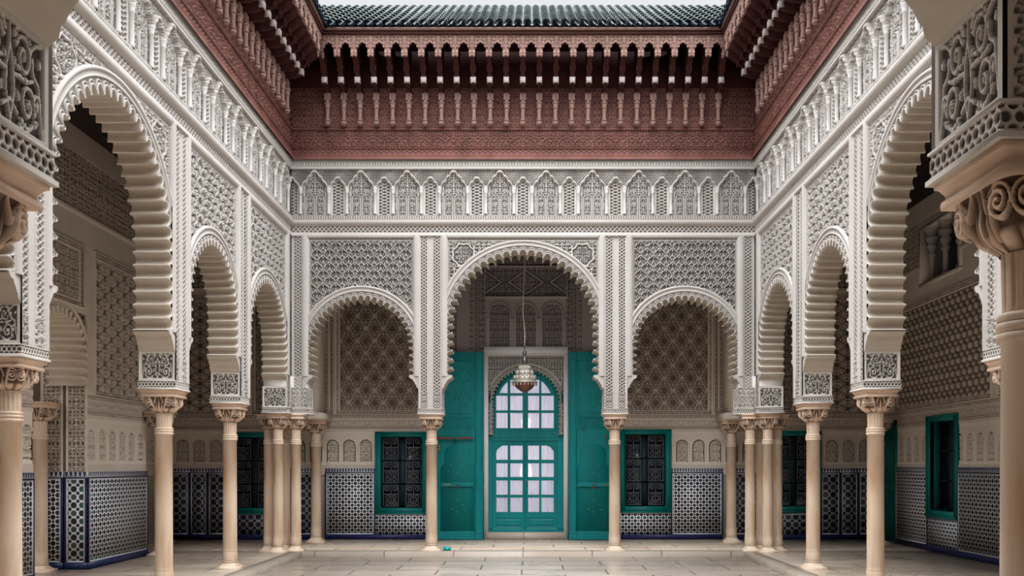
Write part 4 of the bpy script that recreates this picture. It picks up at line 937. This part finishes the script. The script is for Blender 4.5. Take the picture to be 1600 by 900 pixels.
# teal boards with panes
OG = np.array((DX, GB+.14, 0))
panes = []
for x0, x1 in ((-.605, -.37), (-.32, -.065), (.02+.02, .27), (.31, .565)):
    for z0, z1 in ((2.24, 2.55), (2.60, 2.90)): panes.append((x0, x1, z0, z1))
    panes.append((x0, x1, 2.95, 3.22))
    for z0, z1 in ((.54, .83), (.89, 1.18), (1.25, 1.53), (1.60, 1.89)): panes.append((x0+.0, x1, z0, z1))
def pmask(u, z):
    k = np.ones_like(u, bool); x = u
    for x0, x1, z0, z1 in panes:
        q = (x > x0) & (x < x1) & (z > z0) & (z < z1)
        if z0 > 2.9: q &= np.hypot(x+.02, z-2.74) < .56
        if 1.5 < z0 < 2: q &= np.hypot(np.maximum(np.abs(x+.02)-.40, 0), np.maximum(z-1.70, 0)) < .19
        k &= ~q
    return k
def dfn(u, z):
    h = np.zeros_like(u); x = np.abs(u+.02)
    e = np.where(z > 2.1, np.abs(np.hypot(x, np.maximum(z-2.74, 0))-.60), 9.); h = np.where(e < .02, .012, h)
    h = np.where((z > 1.98) & (z < 2.16), .035, h); h = np.where((z > 2.05) & (z < 2.09), .05, h)
    h = np.where((x > .655) & (z < 1.98), .03, h)
    h = np.where((x < .03) & (z < 1.98), .022, h); h = np.where((x < .006) & (z < 1.98), -.006, h)
    q = (z > .24) & (z < .42) & (x > .08) & (x < .6); h = np.where(q, -.012, h); q = (z > .27) & (z < .39) & (x > .11) & (x < .57); h = np.where(q, .004, h)
    h = np.where(z < .2, .012, h)
    return h, np.ones_like(u)
relief('leaves', OG, UX, NY, -.80, .80, .12, 3.5, .0085, .0085, dfn, 'teal', root, mask=pmask)
b = MB()
for x0, x1, z0, z1 in panes:
    for a0, a1, c0, c1 in ((x0-.004, x0+.002, z0, z1), (x1-.002, x1+.004, z0, z1), (x0, x1, z0-.004, z0+.002)): b.frame_box(OG, UX, Z3, NY, a0, a1, c0, c1, -.035, .0)
b.build('glazing_bars', 'teal', root)
MB().frame_box(OG, UX, Z3, NY, -.66, .66, .5, 3.4, -.030, -.026).build('glass', 'glass', root)
xs = np.linspace(-.7, .7, 220); zs = np.linspace(.35, 3.45, 30)
XX, ZZ = np.meshgrid(xs, zs); YY = .012*np.sin(XX*75+np.sin(ZZ*1.3)*1.5)+.008*np.sin(XX*31+ZZ*.8)
MB().grid(OG+XX[..., None]*UX+ZZ[..., None]*Z3-(.08+YY)[..., None]*NY).build('curtain', 'curtain', root, True)
b = MB(); b.lathe([(0, -.02), (.018, -.02), (.02, 0), (.012, .02), (0, .02)], 10); o = b.build('handle', 'brass', root); o.location = Vector(OG+UX*.03+Z3*1.17+NY*.05)
# room behind the curtain, with an added lamp that brightens the curtain from behind
b = MB(); b.box(-2.3, 2.3, 20.9, 21.0, -.1, 4.2); b.box(-2.4, -2.3, GB+.36, 21, -.1, 4.2); b.box(2.3, 2.4, GB+.36, 21, -.1, 4.2); b.box(-2.4, 2.4, GB+.36, 21, 4.1, 4.2); b.box(-2.4, 2.4, GB+.36, 21, -.1, 0.0)
tag(b.build('wall_room', 'white'), 'pale room seen dimly through the curtained door', 'room', kind='structure')
la = bpy.data.lights.new('curtain_backlight', 'AREA'); la.size = 1.6; la.size_y = 2.6; la.shape = 'RECTANGLE'; la.energy = 40; la.color = (.93, .94, 1)
lo = bpy.data.objects.new('curtain_backlight', la); put(lo); lo.location = (0, 20.7, 2.0); lo.rotation_euler = (PI/2, 0, 0); lo.rotation_euler = (-PI/2, 0, PI)
# the two big outer leaves folded back against the wall
def leaf(name, label, x0, x1, sg):
    root = empty(name, (0, 0, 0), label=label, cat='door', kind='thing'); O = np.array((x0, GB-.16, 0)); wv = x1-x0
    # relief frame: wall side edge at u=0; sg=+1 when the hinge side is at the portal on the right
    def fn(u, z):
        x = u if sg > 0 else wv-u      # x from the outer edge to the portal edge
        h = np.zeros_like(u)
        def box(x0_, x1_, z0, z1, d=.012, e=.02):
            ee = np.minimum(np.minimum(x-x0_, x1_-x), np.minimum(z-z0, z1-z)); return np.where(np.abs(ee) < e*.5, d, 0)
        # wicket door: lower half with stepped arch outline
        ca = wv*.46; xx = np.abs(x-ca)
        zt = np.where(xx < .26, 1.72+.20*np.sqrt(np.clip(1-(xx/.26)**2, 0, 1)), np.where(xx < .34, 1.38+.12*np.sqrt(np.clip(1-((.34-xx)/.08-1)**2, 0, 1)), 0))
        inside = (xx < .34) & (z < zt) & (z > .18); h = np.where(inside, -.014, h)
        h += box(.10, wv*.46+.28, .32, .92, .010); h += box(.08, wv-.2, 1.04, 1.14, .016, .03)
        h = np.where((z > 1.06) & (z < 1.13) & (xx < .33), .028, h)
        h += box(.10, wv-.17, 2.22, 2.46, .012); h += box(.10, wv-.17, 2.52, 3.55, .012)
        h += box(.14, wv-.21, 2.26, 2.42, .008)
        h += box(wv-.13, wv-.02, .15, 3.6, .008); h = np.where(x > wv-.155, h+.012, h)
        q = (z > 2.26) & (z < 2.42) & (x > .14) & (x < wv-.21); h = h+np.where(q, .008*p_lattice(x, z, .06), 0)
        h += np.where((x > .14) & (x < wv-.21) & (z > 2.6) & (z < 3.5), .006*(np.abs(np.hypot(np.abs(x-ca)-.16, ((z-2.6) % .45)-.22)-.12) < .012), 0)
        return h*1.7, np.ones_like(u)
    relief('board', O, (1, 0, 0), (0, -1, 0), 0, wv, 0.012, 3.75, .0085, .0085, fn, 'teal', root)
    b = MB(); b.box(x0, x1, GB-.158, GB-.03, .012, 3.75); b.build('core', 'teal', root)
    OO = O+NY*.016
    ca = (wv*.46) if sg > 0 else wv*.54
    pos = [(0, 1.62), (-.12, 1.50), (.12, 1.50), (-.18, 1.36), (.18, 1.36), (0, 1.32), (.1, 1.25), (0, .80), (.1, .70), (-.1, .62), (0, .56), (.16, .60)]
    pos += [(dx, 2.62+k*.15) for k in range(6) for dx in ((-.2, 0, .2) if k % 2 else (-.12, .12))]
    b = MB()
    for dx, z in pos:
        c = OO+UX*(ca+dx)+Z3*z
        G = [[c+NY*n_+r_*(math.cos(t)*UX+math.sin(t)*Z3) for t in np.linspace(0, 2*PI, 8, endpoint=False)] for r_, n_ in ((.013, -.015), (.013, .004), (.007, .012), (.001, .013))]
        b.grid(np.array(G)[:, ::-1], cv=True)
    b.build('studs', 'tealstud', root)
    # hardware
    if sg > 0:
        b = MB(); b.tube([OO+UX*x+Z3*2.03+NY*.05 for x in np.linspace(-.05, .75, 8)], .022, 8); b.build('bolt_bar', 'rust', root)
        b = MB(); b.tube([OO+UX*.40+Z3*z+NY*.02 for z in (2.03, 1.92)], .012, 6); b.frame_box(OO, UX, Z3, NY, .37, .43, 2.0, 2.06, 0, .075); b.build('staple', 'tealgreen', root)
        b = MB(); b.tube([OO+UX*x+Z3*1.10+NY*.03 for x in (.16, .3)], .014, 6); b.build('latch', 'brass', root)
        c = OO+UX*.045+Z3*1.84
    else:
        b = MB(); b.tube([OO+UX*(wv-x)+Z3*1.10+NY*.03 for x in (.08, .22)], .014, 6); b.build('latch', 'rust', root)
        c = OO+UX*(wv-.045)+Z3*1.83
        b = MB()
        for dx in (.16, .03): b.frame_box(OO, UX, Z3, NY, wv-dx-.025, wv-dx+.025, 2.03, 2.08, 0, .02)
        b.build('iron_plate', 'rust', root)
    t = np.linspace(0, 2*PI, 17); b = MB(); b.tube([c+.038*(math.cos(a)*UX+math.sin(a)*Z3)+NY*.02 for a in t], .013, 6); b.build('ring_handle', 'brass' if sg > 0 else 'rust', root)
    b = MB(); cc = OO+UX*ca+Z3*1.08; b.frame_box(cc, UX, Z3, NY, -.025, .025, -.05, .05, 0, .03); b.tube([cc+NY*.02+Z3*-.02, cc+NY*.05, cc+NY*.06+Z3*.03], .012, 6); b.build('knocker', 'rust', root)
    return root
M['tealstud'] = mat('pale_teal_stud', (.10, .32, .34), .4, .5)
leaf('door_leaf', 'tall teal wooden door leaf with rusty bolt bar, left of the glazed door', -1.76, -.815, 1)
leaf('door_leaf', 'tall teal wooden door leaf without bolt bar, right of the glazed door', .895, 1.80, -1)
# narrow teal door at the far end of the right gallery
root = empty('door_2', (GR, GB-.5, 0), label='narrow teal door in the far right gallery corner behind a column', cat='door', kind='structure'); root.location = (0, 0, 0)
b = MB(); b.frame_box((GR, GB, 0), (0, -1, 0), Z3, (-1, 0, 0), .12, .93, .02, 2.28, -.1, .0)
for a0, a1, c0, c1 in ((.2, .85, .2, 1.0), (.2, .85, 1.15, 2.1)): b.frame_box((GR, GB, 0), (0, -1, 0), Z3, (-1, 0, 0), a0, a1, c0, c1, 0, .012)
b.build('panel', 'tealgreen', root)
b = MB()
for e in ((.06, .13, 0, 2.35), (.92, .99, 0, 2.35), (.06, .99, 2.28, 2.35)): b.frame_box((GR, GB, 0), (0, -1, 0), Z3, (-1, 0, 0), *e, -.1, .03)
b.build('frame', 'tealgreen', root)

# ------------------------------------------------------------------ hanging lantern
LX, LY = .02, 17.2
root = empty('hanging_lantern', (LX, LY, 0), label='silvery pierced lantern hanging on a long cord in front of the portal', cat='lantern', kind='thing')
zl = lambda y: EYE+(CY-y)*LY/F
k = LY/F
b = MB(); b.tube([(0, 0, zl(540)), (0.004, 0, zl(520)), (-.03, 0, zl(490)), (-.02, 0, zl(455)), (0, 0, zl(420)), (0, 0, CEIL)], .010, 6); b.build('cord', 'cord', root)
b = MB(); b.lathe([(0, zl(536)), (.03, zl(538)), (.035, zl(541)), (.012, zl(543)), (.012, zl(547)), (.03, zl(549)), (.042, zl(552)), (.03, zl(555)), (.02, zl(557)), (.05, zl(561)), (.06, zl(565)), (.045, zl(569)), (.02, zl(571))], 16); b.build('finial', 'pewter', root, True)
b = MB()
for r_, y0, y1, n_ in ((.10, 570, 580, 8), (.155, 577, 588, 12), (.20, 586, 594, 16)):
    b.lathe([(r_*.55, zl(y0)), (r_*.8, zl(y0+1)), (r_*.95, zl(y0+3)), (r_, zl(y1-1)), (r_*.96, zl(y1)), (r_*.8, zl(y1))], 32)
    for i in range(n_):
        a = 2*PI*i/n_; c = (r_*math.cos(a), r_*math.sin(a), zl((y0+y1)/2))
        b.lathe([(0, .045), (.012, .04), (.02, .015), (.02, -.02), (.012, -.035), (0, -.04)], 6, c=c)
b.build('crown', 'silver', root, False)
b = MB(); b.lathe([(.18, zl(593)), (.215, zl(595)), (.25, zl(597)), (.255, zl(598)), (.22, zl(599)), (.19, zl(598.5))], 40)
for i in range(20):
    a = 2*PI*i/20; b.lathe([(0, 0), (.012, -.01), (.014, -.03), (.008, -.045), (0, -.05)], 6, c=(.225*math.cos(a), .225*math.sin(a), zl(599)))
b.build('rim', 'silver', root, False)
b = MB(); b.lathe([(.20, zl(598.5)), (.19, zl(602)), (.15, zl(607)), (.08, zl(611)), (.03, zl(613)), (.0, zl(613.5))], 28); b.build('bowl', 'bronze', root, True)
